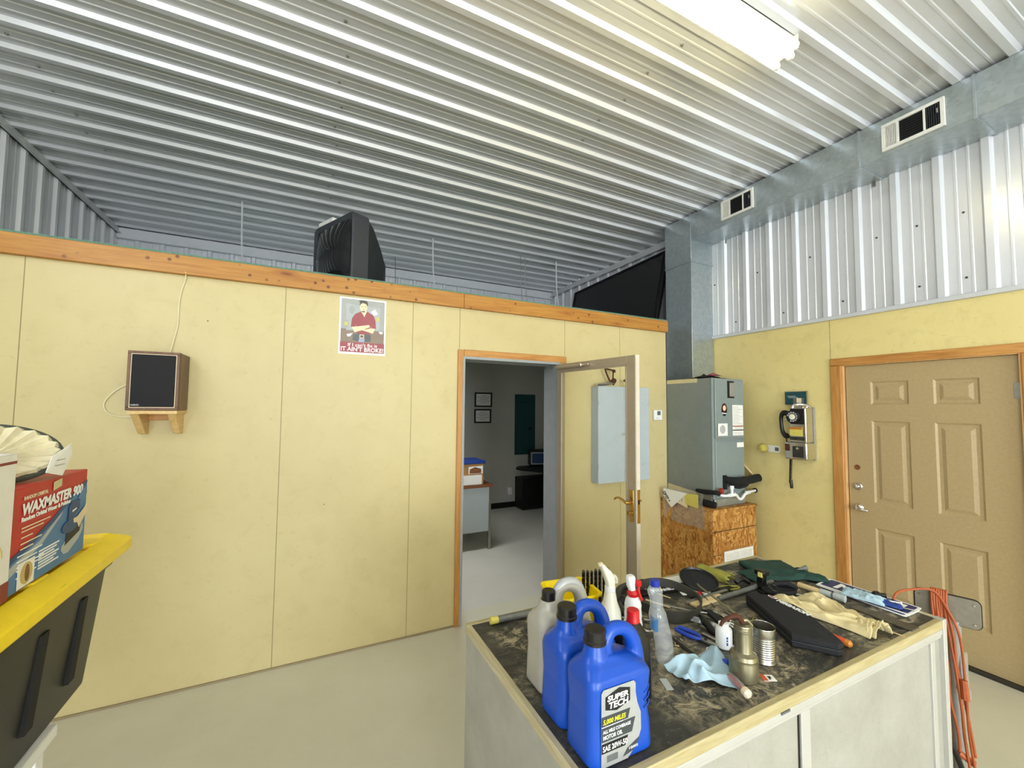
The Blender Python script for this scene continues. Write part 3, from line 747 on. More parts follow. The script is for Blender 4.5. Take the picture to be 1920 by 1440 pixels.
# ------------------------------------------------------------------ fluorescent fixtures
def fixture(x1, y0, label):
    f = thing('ceiling_light', (x1-.61, y0+.075, 3.69), label, 'ceiling light', 'two-tube fluorescent strip fixtures')
    x0 = x1-1.22
    MB().prism([(x0, y0-.002, 3.70), (x0, y0+.03, 3.688), (x0, y0+.12, 3.688), (x0, y0+.152, 3.70), (x0, y0+.152, 3.715), (x0, y0+.12, 3.778), (x0, y0+.03, 3.778), (x0, y0-.002, 3.715)], (1.22, 0, 0)).build('housing', 'white enamel', f)
    for y in (y0+.036, y0+.114):
        t = MB().cyl((x0+.022, y, 3.655), (x1-.022, y, 3.655), .0165, n=20).build('tube', 'tube glow', f)
        for x, s in ((x0+.022, -1), (x1-.022, 1)):
            MB().lathe([(.019, 0), (.019, .010), (.016, .012), (.016, .018)], (x-s*.004, y, 3.655), (s, 0, 0)).box(x+s*.002 if s > 0 else x-.012, x+.012 if s > 0 else x-.002, y-.012, y+.012, 3.655, 3.69).build('socket', 'cream plastic', f)
    MB().box(x1, x1+.004, y0+.005, y0+.147, 3.69, 3.775).build('end_plate', 'white enamel', f, bevel=.001)
fixture(2.365, 1.262, 'fluorescent strip light on the ribbed ceiling at top right, two glowing tubes')
fixture(2.365, -1.40, 'fluorescent strip light behind the camera')
fixture(-.4, -2.40, 'fluorescent strip light behind the camera on the left')
fixture(1.6, -5.40, 'fluorescent strip light far behind the camera')
op = thing('office_fill_panel', (1.15, 4.30, 2.585), 'flat added panel for the office fill light, out of sight above the doorway', 'ceiling light')  # unseen housing added to go with the office fill lamp
MB().box(.57, 1.73, 4.02, 4.58, 2.583, 2.601).build('frame', 'white enamel', op, bevel=.003)
# roofing screws dotted over the ceiling pans
for k in range(40):
    y = .787 + PITCHR*(k % 16) + .12; x = -1.6 + 1.5*(k//16)*1.15 + (.03 if k % 2 else 0)
    if x > 3.5: continue
    o = MB().lathe([(.009, 0), (.008, .004), (.005, .005), (.005, .010)], (x, y, ZC-.002), (0, 0, -1), 8).build('roofing_screw', 'steel', None, smooth=0)
    tag(o, 'small screw head in the ribbed steel ceiling', 'screw', 'screws in the ribbed ceiling')
for k in range(11):
    o = MB().lathe([(.008, 0), (.007, .004), (.005, .005), (.005, .009)], (XR+.001, 1.12+.2405*(k % 9), 2.60 if k % 2 else 3.05), (-1, 0, 0), 8).build('wall_screw', 'dark steel', None, smooth=0)
    tag(o, 'small screw head in the ribbed steel of the right wall', 'screw', 'screws in the right wall')

# ------------------------------------------------------------------ things on top of the office
tv = thing('television', (.20, 3.60, 2.619), 'old dark tube television on top of the office, screen turned left', 'television', rz=math.radians(0))
# screen faces left and slightly towards the camera
tvx = thing  # alias kept local
ang = math.radians(26)
Rm = Matrix.Translation((.232, 3.60, 2.619)) @ Matrix.Rotation(ang, 4, 'Z')
# local: +x = towards the back of the set, y = width (-.34..+.34), z up
Wd, Hh = .30, .56
def tvring(x, wy, z0, z1, r=.045, n=4): return [(x, a, b) for a, b in rrect(wy*2, z1-z0, r, n, 0, (z0+z1)/2)]
b = MB().rings([tvring(-.10, Wd-.012, .012, Hh-.01), tvring(-.09, Wd, 0, Hh), tvring(.035, Wd, 0, Hh)], (False, True)).xf(Rm)
b.rings([[Rm @ Vector(p) for p in tvring(-.10, Wd-.012, .012, Hh-.01)], [Rm @ Vector(p) for p in tvring(-.085, Wd-.05, .07, Hh-.05)]], (False, False))
b.build('front_housing', 'tv grey', tv)
b = MB().rings([tvring(.036, Wd-.008, .0, Hh-.008), tvring(.10, Wd-.03, .0, Hh-.05), tvring(.22, Wd-.10, .0, Hh-.17), tvring(.255, Wd-.12, .03, Hh-.22), tvring(.262, Wd-.12, .05, Hh-.24), tvring(.30, Wd-.15, .06, Hh-.26)], (False, True)).xf(Rm)
b.build('rear_housing', 'charcoal', tv)
sc = MB(); rows = []
for i in range(13):
    rows.append([Rm @ Vector((-.088 - .050*(1-((i-6)/6)**2)*(1-((j-6)/6)**2)**.5 - .012*(1-((j-6)/6)**2), -(Wd-.05)+(2*Wd-.1)*j/12, .07+(Hh-.12)*i/12)) for j in range(13)])
sc.rings(rows, (False, False), closed=False); sc.build('screen', 'screen glass', tv, weld=True)
bx = MB().box(-.09, .05, .02, .24, .0, .032, None).xf(Rm @ Matrix.Translation((0, 0, Hh+.002))).build('converter_box', 'white enamel', None, bevel=.003)
tag(bx, 'small white converter box lying on top of the old television', 'box')

bp = thing('framed_board', (3.7, 4.55, 2.619), 'large black framed panel leaning against the right wall on top of the office', 'panel')
def bpP(y, s, off=0):  # s = 0 bottom .. 1 top
    return Vector((3.66 + .20*s - off, y, 2.622 + 1.02*s))
w = MB(); poly = [bpP(3.60, 0), bpP(5.50, 0), bpP(5.50, .90), bpP(3.56, .97)]
w.prism(poly, (.018, 0, .003)); w.build('board', 'black plastic', bp)
w = MB()
w.tube([bpP(3.615, .01, .006), bpP(3.575, .955, .006)], .013, 6); w.tube([bpP(3.675, .01, .004), bpP(3.635, .95, .004)], .008, 6)
w.tube([bpP(3.575, .96, .006), bpP(5.49, .893, .006)], .012, 6); w.tube([bpP(5.49, .01, .006), bpP(5.49, .893, .006)], .012, 6); w.tube([bpP(3.615, .01, .006), bpP(5.49, .01, .006)], .012, 6)
w.build('rim', 'black matte', bp)
fo = MB().tube([(3.55, 6.28, 2.755), (3.60, 6.05, 2.90), (3.70, 5.86, 3.10), (3.74, 5.80, 3.28)], .13, 20, 3).disp(.012, 18).build('foil_duct', 'galvanised'); tag(fo, 'silver foil flexible duct behind the black panel on top of the office', 'duct')
for i, (x, y, l) in enumerate(((-.66, 5.0, 'left of the television'), (1.06, 5.9, 'just right of the television, thin dark one'), (1.35, 5.0, 'bright one right of the television'), (2.58, 5.0, 'thin dark one mid roof'), (2.68, 5.05, 'beside the thin dark one'), (3.16, 5.0, 'nearest the black panel'))):
    o = MB().tube([(x, y, ZC-.01), (x+.01, y, 3.4), (x+.028, y-.03, 3.05), (x+.02, y, 2.619)], .009 if i in (0, 2, 5) else .005, 6, 3).build('hanger_strap', 'trim metal' if i in (0, 2, 5) else 'steel')
    tag(o, 'metal hanger strap above the office, ' + l, 'strap', 'hanger straps over the office')

# ------------------------------------------------------------------ things on the partition
sp = thing('shelf_speaker', (-.76, 3.04, 1.661), 'walnut bookshelf loudspeaker with black grille on a small wall shelf', 'speaker')
sx0, sx1, sy0, sy1, sz0, sz1 = -.876, -.648, 2.935, 3.150, 1.661, 1.986
w = MB(); w.box(sx0, sx1, sy0+.012, sy1, sz0, sz1); w.build('speaker_cabinet', 'walnut', sp, bevel=.002)
w = MB(); t = .014
w.box(sx0, sx1, sy0, sy0+.02, sz0, sz0+t); w.box(sx0, sx1, sy0, sy0+.02, sz1-t, sz1); w.box(sx0, sx0+t, sy0, sy0+.02, sz0+t, sz1-t); w.box(sx1-t, sx1, sy0, sy0+.02, sz0+t, sz1-t)
w.build('face_frame', 'walnut', sp, bevel=.002)
w = MB(); w.box(sx0+t, sx1-t, sy0+.004, sy0+.012, sz0+t, sz1-t); w.build('inner_liner', 'post skin', sp)
g = MB().box(sx0+t+.004, sx1-t-.004, sy0-.001, sy0+.012, sz0+t+.004, sz1-t-.004).build('grille', 'black matte', sp, bevel=.003)
text('realistic', 'badge_lettering', 'stool metal', g, (sx0+.021, sy0-.002, sz0+.026), RX, UZ, .012, .0008)
sh = thing('wall_shelf', (-.76, 3.05, 1.5), 'small raw pine bracket shelf under the loudspeaker', 'shelf')
MB().box(-.872, -.652, 2.945, 3.155, 1.640, 1.660).build('board', 'shelf pine', sh, bevel=.002)
for x in (-.862, -.700):
    MB().prism([(x, 3.155, 1.640), (x, 2.965, 1.640), (x, 3.10, 1.525), (x, 3.155, 1.518)], (.036, 0, 0)).build('bracket', 'shelf pine', sh, bevel=.002)
MB().box(-.826, -.700, 3.130, 3.155, 1.60, 1.638).build('cleat', 'casing x', sh, bevel=.002)
sc_ = MB().tube([(-.684, 3.12, 2.50), (-.69, 3.148, 2.46), (-.708, 3.150, 2.38), (-.715, 3.150, 2.30), (-.716, 3.150, 2.18), (-.728, 3.150, 2.10), (-.741, 3.140, 2.02), (-.742, 3.12, 1.99)], .0035, 8, 4)
o = sc_.build('speaker_wire', 'cable cream'); tag(o, 'cream speaker wire hanging from the pine board to the loudspeaker', 'cable')
o = MB().tube([(-.876, 3.145, 1.83), (-.92, 3.150, 1.815), (-.985, 3.150, 1.77), (-1.030, 3.150, 1.70), (-1.015, 3.150, 1.645), (-.965, 3.150, 1.622), (-.905, 3.150, 1.62), (-.872, 3.148, 1.63)], .0035, 8, 5).build('speaker_wire', 'cable cream')
tag(o, 'cream loop of wire bulging from the left side of the loudspeaker', 'cable')

# poster
ps = thing('wall_sign', (.351, YP, 2.063), 'tin sign with a cartoon handyman reading IT AINT BROKE on the yellow partition', 'sign')
py = YP-.004; PX, PZ = .190, 2.063
def pp(mb, pts, lvl): # pts in sign coordinates 0..320 x 0..410 (mm)
    return add_plate(mb, (PX, py-.0008*lvl, PZ), RX, UZ, [(a/1000, b/1000) for a, b in pts], .0008)
w = MB(); w.box(PX, PX+.320, py, YP-.0005, PZ, PZ+.408); w.build('sign_plate', 'ink white', ps)
pp(MB(), [(a, b) for a, b in rrect(296, 378, 8, 4, 160, 208)], 1).build('sign_ground', 'post grey', ps)
pp(MB(), [(12, 84), (308, 84), (308, 180), (12, 180)], 2).build('cabinet_art', 'post brown', ps)
w = MB(); pp(w, [(48, 170), (272, 182), (276, 352), (44, 362)], 2.2); w.build('pegboard_art', 'post pale', ps)
w = MB(); pp(w, ell(36, 60, 16, 82, 320), 3); pp(w, [(40, 190), (62, 190), (60, 245), (40, 240)], 3); w.build('tools_art', 'post grey', ps)
w = MB(); pp(w, ell(24, 30, 12, 46, 216), 3.5); pp(w, ell(22, 34, 12, 262, 268), 3.5); w.build('yellow_art', 'sponge yellow', ps)
for q_, l_ in (([(212, 318), (240, 338), (262, 306), (234, 290)], 3), ([(50, 140), (92, 152), (76, 128), (60, 124)], 3.5), ([(270, 176), (300, 176), (296, 160), (280, 160)], 3.5)): pp(MB(), q_, l_).build('paper_art', 'ink white', ps)
w = MB(); pp(w, [(84, 258), (104, 290), (140, 312), (190, 314), (232, 290), (246, 250), (250, 196), (222, 186), (216, 214), (206, 150), (120, 150), (112, 214), (106, 196), (78, 196)], 4); w.build('shirt_art', 'ink maroon', ps)
w = MB(); pp(w, [(142, 316), (184, 316), (168, 274)], 5); pp(w, ell(52, 74, 20, 160, 346), 5)
pp(w, [(82, 196), (112, 200), (202, 220), (208, 204), (150, 176), (104, 158)], 5.5); pp(w, [(244, 196), (216, 196), (150, 178), (230, 158)], 5.2); w.build('skin_art', 'post skin', ps)
w = MB(); pp(w, [(134, 352), (136, 376), (128, 388), (150, 396), (184, 392), (190, 372), (186, 350), (180, 368), (156, 376), (142, 368)], 6); pp(w, ell(7, 5, 8, 150, 348), 6.5); pp(w, ell(7, 5, 8, 172, 349), 6.5); pp(w, [(152, 326), (170, 327), (164, 323)], 6.5); w.build('hair_art', 'post hair', ps)
w = MB(); pp(w, [(96, 148), (136, 150), (132, 96), (90, 104)], 6); pp(w, [(176, 150), (214, 146), (214, 100), (172, 94)], 6); w.build('tool_belt_art', 'ink grey', ps)
w = MB(); pp(w, [(136, 118), (172, 118), (176, 90), (130, 90)], 5.8); w.build('jeans_art', 'post jean', ps)
w = MB(); pp(w, rrect(30, 26, 4, 2, 153, 132), 7); w.build('buckle_art', 'post skin', ps)
w = MB(); pp(w, rrect(20, 16, 3, 2, 153, 132), 8); w.build('buckle_art', 'ink grey', ps)
w = MB(); pp(w, [(10, 16), (310, 16), (310, 86), (10, 86)], 8); w.build('banner', 'ink maroon', ps)
text("If I can't fix it", 'sign_lettering', 'ink white', ps, (PX+.160, py-.0074, PZ+.056), RX, UZ, .034, .0003, 'CENTER', width=.20)
text("IT AIN'T BROKE!", 'sign_lettering', 'ink white', ps, (PX+.160, py-.0074, PZ+.022), RX, UZ, .042, .0007, 'CENTER', width=.288)

# grey wall cabinet
cb = thing('wall_cabinet', (2.69, 3.1, 1.0), 'flat grey two-door steel cabinet hanging behind the glass door', 'cabinet')
MB().box(2.384, 3.000, 3.062, 3.156, 1.012, 1.893).build('cabinet_body', 'cabinet grey', cb, bevel=.002)
for (a, b, kx, hx) in ((2.384, 2.689, 2.660, 2.392), (2.692, 3.000, 2.716, 2.985)):
    d_ = MB().box(a, b, 3.050, 3.061, 1.010, 1.896).build('door', 'cabinet grey', cb, bevel=.002)
    MB().lathe([(.005, 0), (.005, .010), (.010, .016), (.010, .022), (.005, .025)], (kx, 3.050, 1.455), (0, -1, 0)).build('knob', 'chrome', d_)
    for z in (1.74, 1.16):
        s = 1 if a < 2.5 else -1
        h = MB(); h.prism([(hx, 3.0495, z-.018), (hx, 3.0495, z+.018), (hx+s*.07, 3.0495, z+.006), (hx+s*.07, 3.0495, z-.006)], (0, -.003, 0)); h.cyl((hx-s*.004, 3.048, z-.02), (hx-s*.004, 3.048, z+.02), .005); h.build('hinge', 'cabinet grey', d_)
c1 = thing('hand_clamp', (2.52, 3.10, 1.898), 'rusty C-clamp with a silver bar lying on top of the grey cabinet', 'clamp')
MB().tube([(2.60, 3.09, 1.915), (2.545, 3.09, 1.96), (2.50, 3.09, 2.05), (2.515, 3.09, 2.06), (2.59, 3.09, 2.052), (2.595, 3.09, 2.045)], .008, 8, 3).build('frame', 'rust', c1)
MB().cyl((2.595, 3.09, 2.055), (2.585, 3.09, 1.93), .007).lathe([(.014, 0), (.018, .015), (.010, .03)], (2.60, 3.09, 2.03), (0, 0, 1), 12).build('screw', 'rust', c1)
MB().lathe([(.022, 0), (.026, .02), (.02, .04)], (2.585, 3.09, 1.935), (.4, 0, .5), 14).build('swivel', 'rust', c1)
MB().tube([(2.40, 3.09, 1.908), (2.50, 3.09, 1.918), (2.60, 3.09, 1.935)], .012, 8).build('bar', 'chrome', c1)
o = MB().tube([(2.745, 3.09, 1.898), (2.76, 3.09, 1.93), (2.735, 3.09, 1.965), (2.725, 3.09, 1.95)], .010, 8, 3).build('pipe_fitting', 'rust'); tag(o, 'small rusty fitting on the grey cabinet, right of the clamp', 'fitting')
th_ = thing('thermostat', (3.21, 3.15, 1.575), 'small white thermostat on the yellow partition end', 'thermostat')
MB().box(3.148, 3.258, 3.128, 3.156, 1.578, 1.680).build('case', 'white plastic', th_, bevel=.005)
MB().box(3.188, 3.232, 3.1265, 3.129, 1.628, 1.668).build('display', 'ink grey', th_)
MB().box(3.175, 3.190, 3.1265, 3.129, 1.595, 1.601).box(3.20, 3.215, 3.1265, 3.129, 1.595, 1.601).build('button', 'paper lines', th_)

# outlet with air freshener, payphone
ot = thing('wall_outlet', (XR, 2.43, 1.29), 'white horizontal wall outlet left of the payphone', 'outlet')
MB().box(XR-.007, XR, 2.385, 2.500, 1.293, 1.357).build('cover_plate', 'white plastic', ot, bevel=.002)
MB().box(XR-.009, XR-.006, 2.395, 2.430, 1.308, 1.342).build('socket', 'ink grey', ot, bevel=.002)
sp_ = MB().lathe([(.008, 0), (.030, .008), (.040, .028), (.040, .042), (.030, .062), (.010, .070)], (XR-.008, 2.515, 1.330), (-1, 0, .0), 24).build('air_freshener', 'sponge yellow'); tag(sp_, 'round pale yellow plug-in air freshener in the outlet beside the payphone', 'air freshener')

ph = thing('payphone', (3.9, 2.18, 1.25), 'old chrome rotary payphone mounted on the right wall', 'telephone')
def pbox(x, y0, y1, z0, z1, r=.012): return None
w = MB(); w.box(3.845, XR-.001, 2.088, 2.225, 1.41, 1.715); w.build('upper_housing', 'chrome', ph, bevel=.010, seg=3)
w = MB(); w.box(3.830, XR-.001, 2.080, 2.262, 1.262, 1.412); w.build('coin_vault', 'chrome', ph, bevel=.012, seg=3)
w = MB(); w.box(3.955, XR-.0005, 2.078, 2.235, 1.258, 1.718); w.build('back_plate', 'stool metal', ph, bevel=.004)
w = MB(); w.box(3.842, 3.846, 2.100, 2.215, 1.570, 1.705); w.build('dial_panel', 'black plastic', ph, bevel=.001)
di = MB().lathe([(.058, 0), (.058, .006), (.050, .010), (.050, .014)], (3.842, 2.190, 1.634), (-1, 0, 0), 36).build('rotary_dial', 'black plastic', ph)
MB().lathe([(.025, 0), (.025, .004), (.022, .005)], (3.828, 2.190, 1.634), (-1, 0, 0), 24).build('dial_card', 'cream plastic', di)
for k in range(10):
    a = 2*PI*k/12 + .3
    MB().lathe([(.0075, 0), (.0075, .0012)], (3.8282, 2.190+.038*math.cos(a), 1.634+.038*math.sin(a)), (-1, 0, 0), 12).build('finger_hole', 'paper lines', di)
MB().box(3.841, 3.846, 2.118, 2.222, 1.468, 1.545).build('instruction_card', 'sponge yellow', ph); MB().box(3.8400, 3.8415, 2.118, 2.222, 1.524, 1.545).build('card_header', 'amber', ph)
MB().box(3.840, 3.846, 2.100, 2.222, 1.432, 1.460).lathe([(.008, 0), (.008, .006)], (3.840, 2.155, 1.446), (-1, 0, 0), 12).build('lock_strip', 'dark steel', ph)
MB().box(3.826, 3.831, 2.100, 2.195, 1.283, 1.380).build('vault_door', 'dark steel', ph, bevel=.003)
MB().lathe([(.012, 0), (.012, .005), (.006, .006)], (3.826, 2.150, 1.362), (-1, 0, 0), 16).build('vault_lock', 'chrome', ph)
MB().box(3.824, 3.831, 2.218, 2.256, 1.335, 1.395).build('coin_return', 'rust', ph, bevel=.003)
w = MB(); w.tube([(3.85, 2.20, 1.705), (3.86, 2.195, 1.735), (3.90, 2.17, 1.745), (3.93, 2.12, 1.735), (3.94, 2.10, 1.712)], .012, 10, 3); w.box(3.85, 3.93, 2.11, 2.20, 1.70, 1.728); w.build('coin_slots', 'chrome', ph, bevel=.003)
pc = MB().box(3.938, 3.945, 2.128, 2.312, 1.742, 1.858).build('advert_card', 'office green', ph, bevel=.001)
MB().box(3.936, 3.9385, 2.15, 2.24, 1.745, 1.80).build('card_picture', 'ink grey', pc); MB().box(3.935, 3.9365, 2.17, 2.21, 1.757, 1.80).build('card_figure', 'post skin', pc)
MB().box(3.9365, 3.9385, 2.22, 2.29, 1.815, 1.820).box(3.9365, 3.9385, 2.20, 2.28, 1.803, 1.808).build('card_print', 'post pale', pc)
MB().box(3.937, 3.948, 2.122, 2.129, 1.742, 1.86).box(3.937, 3.948, 2.122, 2.314, 1.857, 1.862).build('card_edge', 'chrome', pc)
hs = MB(); hs.tube([(3.86, 2.243, 1.660), (3.855, 2.275, 1.668), (3.855, 2.298, 1.640), (3.857, 2.302, 1.575), (3.858, 2.292, 1.500), (3.86, 2.265, 1.462), (3.862, 2.245, 1.470)], [.024, .024, .017, .015, .016, .024, .022], 14, 4)
hs = hs.build('handset', 'black plastic', ph)
MB().tube([(3.862, 2.265, 1.45), (3.862, 2.258, 1.38), (3.866, 2.25, 1.30)], .006, 8, 3).build('handset_lead', 'black plastic', hs)
MB().box(3.848, 3.880, 2.222, 2.262, 1.600, 1.625).build('cradle', 'chrome', ph, bevel=.003)
coil = [(3.868+.010*math.cos(k*.9), 2.232+.010*math.sin(k*.9)+.01*k/150, 1.262-.0014*k) for k in range(150)]
MB().tube(coil, .0035, 6).build('coiled_cord', 'black plastic', ph)
MB().tube([(3.868, 2.238, 1.08), (3.868, 2.234, 1.03), (3.868, 2.232, 1.003)], [.012, .013, .011], 10, 2).build('cord_loop', 'black plastic', ph)

# ------------------------------------------------------------------ the office beyond the doorway
def diploma(x0, x1, z0, z1, lab):
    d = thing('framed_certificate', ((x0+x1)/2, YB-.055, z0), lab, 'picture frame', 'framed certificates on the office wall')
    y = YB-.052; f = MB(); t = .024
    f.box(x0, x1, y-.016, y, z0, z0+t); f.box(x0, x1, y-.016, y, z1-t, z1); f.box(x0, x0+t, y-.016, y, z0+t, z1-t); f.box(x1-t, x1, y-.016, y, z0+t, z1-t)
    f.build('frame', 'office black', d, bevel=.002)
    MB().box(x0+t, x1-t, y-.006, y-.003, z0+t, z1-t).build('certificate', 'paper', d)
    l = MB(); cx = (x0+x1)/2
    for k in range(5): wd = (.05, .10, .07, .11, .06)[k]; l.box(cx-wd, cx+wd, y-.0075, y-.006, z1-.055-.03*k, z1-.049-.03*k)
    l.build('certificate_print', 'ink grey', d)
diploma(2.485, 2.795, 1.690, 1.930, 'black framed certificate on the office wall, the upper of two')
diploma(2.482, 2.782, 1.424, 1.655, 'black framed certificate on the office wall, the lower of two')
gp = thing('electrical_panel', (3.42, YB-.06, .87), 'tall dark green breaker panel door on the office back wall', 'electrical panel')
MB().box(3.227, 3.625, YB-.068, YB-.052, .875, 1.912).build('panel_frame', 'office green', gp, bevel=.003)
dd = MB().box(3.26, 3.595, YB-.074, YB-.067, .91, 1.77).build('panel_door', 'office green', gp, bevel=.002)
MB().box(3.49, 3.54, YB-.082, YB-.073, 1.30, 1.345).build('latch', 'office black', dd, bevel=.002)
MB().box(3.30, 3.50, YB-.073, YB-.067, 1.775, 1.78).build('panel_slot', 'office black', gp)
dk = thing('office_desk', (1.30, 4.9, 0), 'grey steel desk with a wooden top inside the office doorway', 'desk')
MB().box(.70, 2.055, 4.635, 5.35, .735, .765).build('desktop', 'desk wood', dk, bevel=.004)
MB().box(.72, 2.02, 4.655, 4.675, .215, .735).build('modesty_panel', 'desk steel', dk)
for x in (.72, 2.00):
    for y in (4.65, 5.30): MB().box(x, x+.032, y, y+.032, 0, .735).build('leg', 'steel', dk, bevel=.002)
MB().box(.76, 1.98, 4.70, 5.30, .60, .735).build('drawer_box', 'desk steel', dk)
bx = thing('file_box', (1.70, 4.8, .766), 'clear storage box of folders with a blue lid on the office desk', 'storage box')
MB().box(1.42, 1.935, 4.66, 4.98, .768, 1.015).build('box_body', 'cardboard', bx, bevel=.006)
MB().box(1.40, 1.955, 4.645, 4.99, 1.015, 1.052).build('lid', 'lid blue', bx, bevel=.008)
MB().box(1.66, 1.91, 4.655, 4.6595, .772, .885).build('label_sheet', 'paper', bx)
MB().prism([(1.74, 4.6535, .90), (1.92, 4.6535, .90), (1.92, 4.6535, .99), (1.74, 4.6535, .985)], (0, .004, 0)).build('label_sheet', 'ink white', bx)
MB().prism([(1.75, 4.6525, .905), (1.90, 4.6525, .905), (1.90, 4.6525, .955), (1.82, 4.6525, .98), (1.755, 4.6525, .955)], (0, .003, 0)).build('brown_tab', 'desk wood', bx)
cd = thing('computer_desk', (3.62, 6.05, 0), 'dark computer desk in the far corner of the office', 'desk')
MB().prism([(3.17, 6.05, .66), (3.15, 6.20, .66), (3.25, 6.35, .66), (3.93, 6.38, .66), (3.93, 5.60, .66), (3.45, 5.60, .66)], (0, 0, .03)).build('desktop', 'office black', cd, bevel=.004)
MB().box(3.22, 3.90, 6.10, 6.37, 0.02, .52).build('pedestal', 'office black', cd, bevel=.004); MB().box(3.60, 3.92, 5.65, 6.10, .02, .66).build('pedestal', 'office black', cd, bevel=.004)
MB().box(3.90, 3.925, 5.6, 6.38, .69, 1.15).build('back_panel', 'office black', cd)
mo = thing('computer_monitor', (3.66, 6.2, .692), 'computer monitor with a dim landscape picture on the dark office desk', 'monitor')
Rz = Matrix.Translation((3.60, 6.20, .692)) @ Matrix.Rotation(math.radians(-18), 4, 'Z')
MB().box(-.17, .17, 0, .22, .01, .27).xf(Rz).build('housing', 'office black', mo, bevel=.006)
MB().box(-.150, .150, -.006, -.001, .03, .235).xf(Rz).build('bezel', 'post pale', mo)
MB().box(-.130, .130, -.009, -.005, .05, .215).xf(Rz).build('screen', 'box dark blue', mo)
pw = MB().box(3.70, 3.89, 5.70, 6.05, .692, 1.05).build('computer_tower', 'office black', bevel=.005); tag(pw, 'black computer tower on the dark desk at the office door jamb', 'computer')
o2 = thing('office_outlet', (3.14, YB-.055, .24), 'white outlet low on the office back wall with a plug in it', 'outlet')
MB().box(3.11, 3.19, YB-.056, YB-.05, .21, .33).build('cover_plate', 'white plastic', o2, bevel=.002); MB().box(3.13, 3.17, YB-.09, YB-.056, .275, .33).build('plug', 'white plastic', o2, bevel=.004)

# ------------------------------------------------------------------ workbench
BX0, BX1, BY0, BY1 = .567, 2.308, .757, 1.543
wb = thing('workbench', ((BX0+BX1)/2, (BY0+BY1)/2, 0), 'large workbench cabinet with a stained black rubber top and speckled white panels', 'workbench')
MB().box(BX0+.02, BX1-.02, BY0+.02, BY1-.02, BT-.02, BT).build('top_sheet', 'bench rubber', wb)
MB().box(BX0+.004, BX0+.022, BY0+.02, BY1-.02, BT-.028, BT+.003).build('edge_strip', 'edge wood y', wb, bevel=.002)
MB().box(BX1-.022, BX1-.001, BY0+.02, BY1-.02, BT-.028, BT+.003).build('edge_strip', 'edge wood y', wb, bevel=.002)
MB().box(BX0+.004, BX1-.001, BY0, BY0+.022, BT-.030, BT+.003).build('edge_strip', 'edge wood', wb, bevel=.003)
MB().box(BX0+.004, BX1-.001, BY1-.022, BY1, BT-.03, BT+.002).build('edge_strip', 'edge wood', wb, bevel=.002)
MB().box(BX0+.006, BX0+.024, BY0+.03, BY1-.01, 0, BT-.029).build('side_panel', 'speckled board', wb)
MB().box(BX1-.024, BX1-.004, BY0+.03, BY1-.01, 0, BT-.029).build('side_panel', 'speckled board', wb)
MB().box(BX0+.02, BX1-.02, BY1-.03, BY1-.012, 0, BT-.03).build('back_panel', 'speckled board', wb)
r = MB(); r.box(BX0+.004, BX1-.028, BY0+.002, BY0+.03, BT-.052, BT-.031); r.box(BX0+.004, BX1-.028, BY0+.006, BY0+.03, BT-.066, BT-.053)
r.build('top_rail', 'rail white', wb, bevel=.002)
for x0, x1 in ((BX0+.002, BX0+.034), (1.340, 1.385), (2.190, 2.222)):
    MB().box(x0, x1, BY0+.006, BY0+.03, 0, BT-.066).build('stile', 'rail white', wb, bevel=.002)
for x in (1.336,): MB().box(x-.004, x+.003, BY0+.012, BY0+.03, 0, BT-.067).build('gap', 'dark gap', wb)
for x0, x1 in ((.600, 1.332), (1.385, 2.190), (2.222, 2.282)):
    MB().box(x0, x1, BY0+.014, BY0+.03, 0, BT-.067).build('front_panel', 'speckled board', wb)
MB().box(BX1-.028, BX1+.001, BY0-.002, BY0+.030, 0, BT+.004).build('corner_bar', 'rail white', wb, bevel=.002)
MB().box(1.235, 1.275, BY0-.001, BY0+.01, BT-.036, BT-.030).build('old_sticker', 'ink grey', wb)

# ------------------------------------------------------------------ things on the workbench
Z = BT + .0015
def jug_body(w=.190, d=.118, h=.255, neck=(.042, .0)):
    """oil jug: local x 0..w (neck at the left, handle at the right), y -d/2..d/2, z 0..h; z is the shoulder-neck top"""
    mb = MB()
    def rr(x0, x1, dd, z, r):
        return [(a, b, z) for a, b in rrect(x1-x0, dd, r, 5, (x0+x1)/2, 0)]
    mb.rings([rr(.006, w-.006, d-.012, 0, .022), rr(0, w, d, .008, .026), rr(.001, w-.002, d-.002, .06, .026), rr(.003, w-.010, d-.006, .11, .026), rr(.001, w-.004, d-.002, .15, .026), rr(.0, w, d, .178, .027),
              rr(.002, w-.006, d-.006, .192, .028), rr(.010, w-.030, d-.030, .208, .030), rr(.016, w-.052, d-.052, .218, .030), rr(.022, w-.085, d-.062, .226, .025)])
    mb.lathe([(.040, .13), (.044, .172), (.038, .200), (.031, .226), (.0265, .244), (.0240, h)], (.054, 0, 0), (0, 0, 1), 24)
    mb.tube([(.074, 0, .190), (.080, 0, .232), (.090, 0, .260), (.108, 0, .272), (.138, 0, .268), (.160, 0, .252), (.174, 0, .222), (.176, 0, .175)], [.030, .021, .019, .0175, .017, .019, .022, .028], 16, 4, 1.0)
    return mb
def jug_cap(mb, h=.252, r=.0265):
    mb.lathe([(r+.002, 0), (r+.002, .007), (r, .009), (r, .030), (r-.003, .033)], (.054, 0, h), (0, 0, 1), 32)
    for k in range(30):
        a = 2*PI*k/30
        mb.box(-.0012, .0012, r-.001, r+.0012, h+.011, h+.029, None) if False else None
    return mb
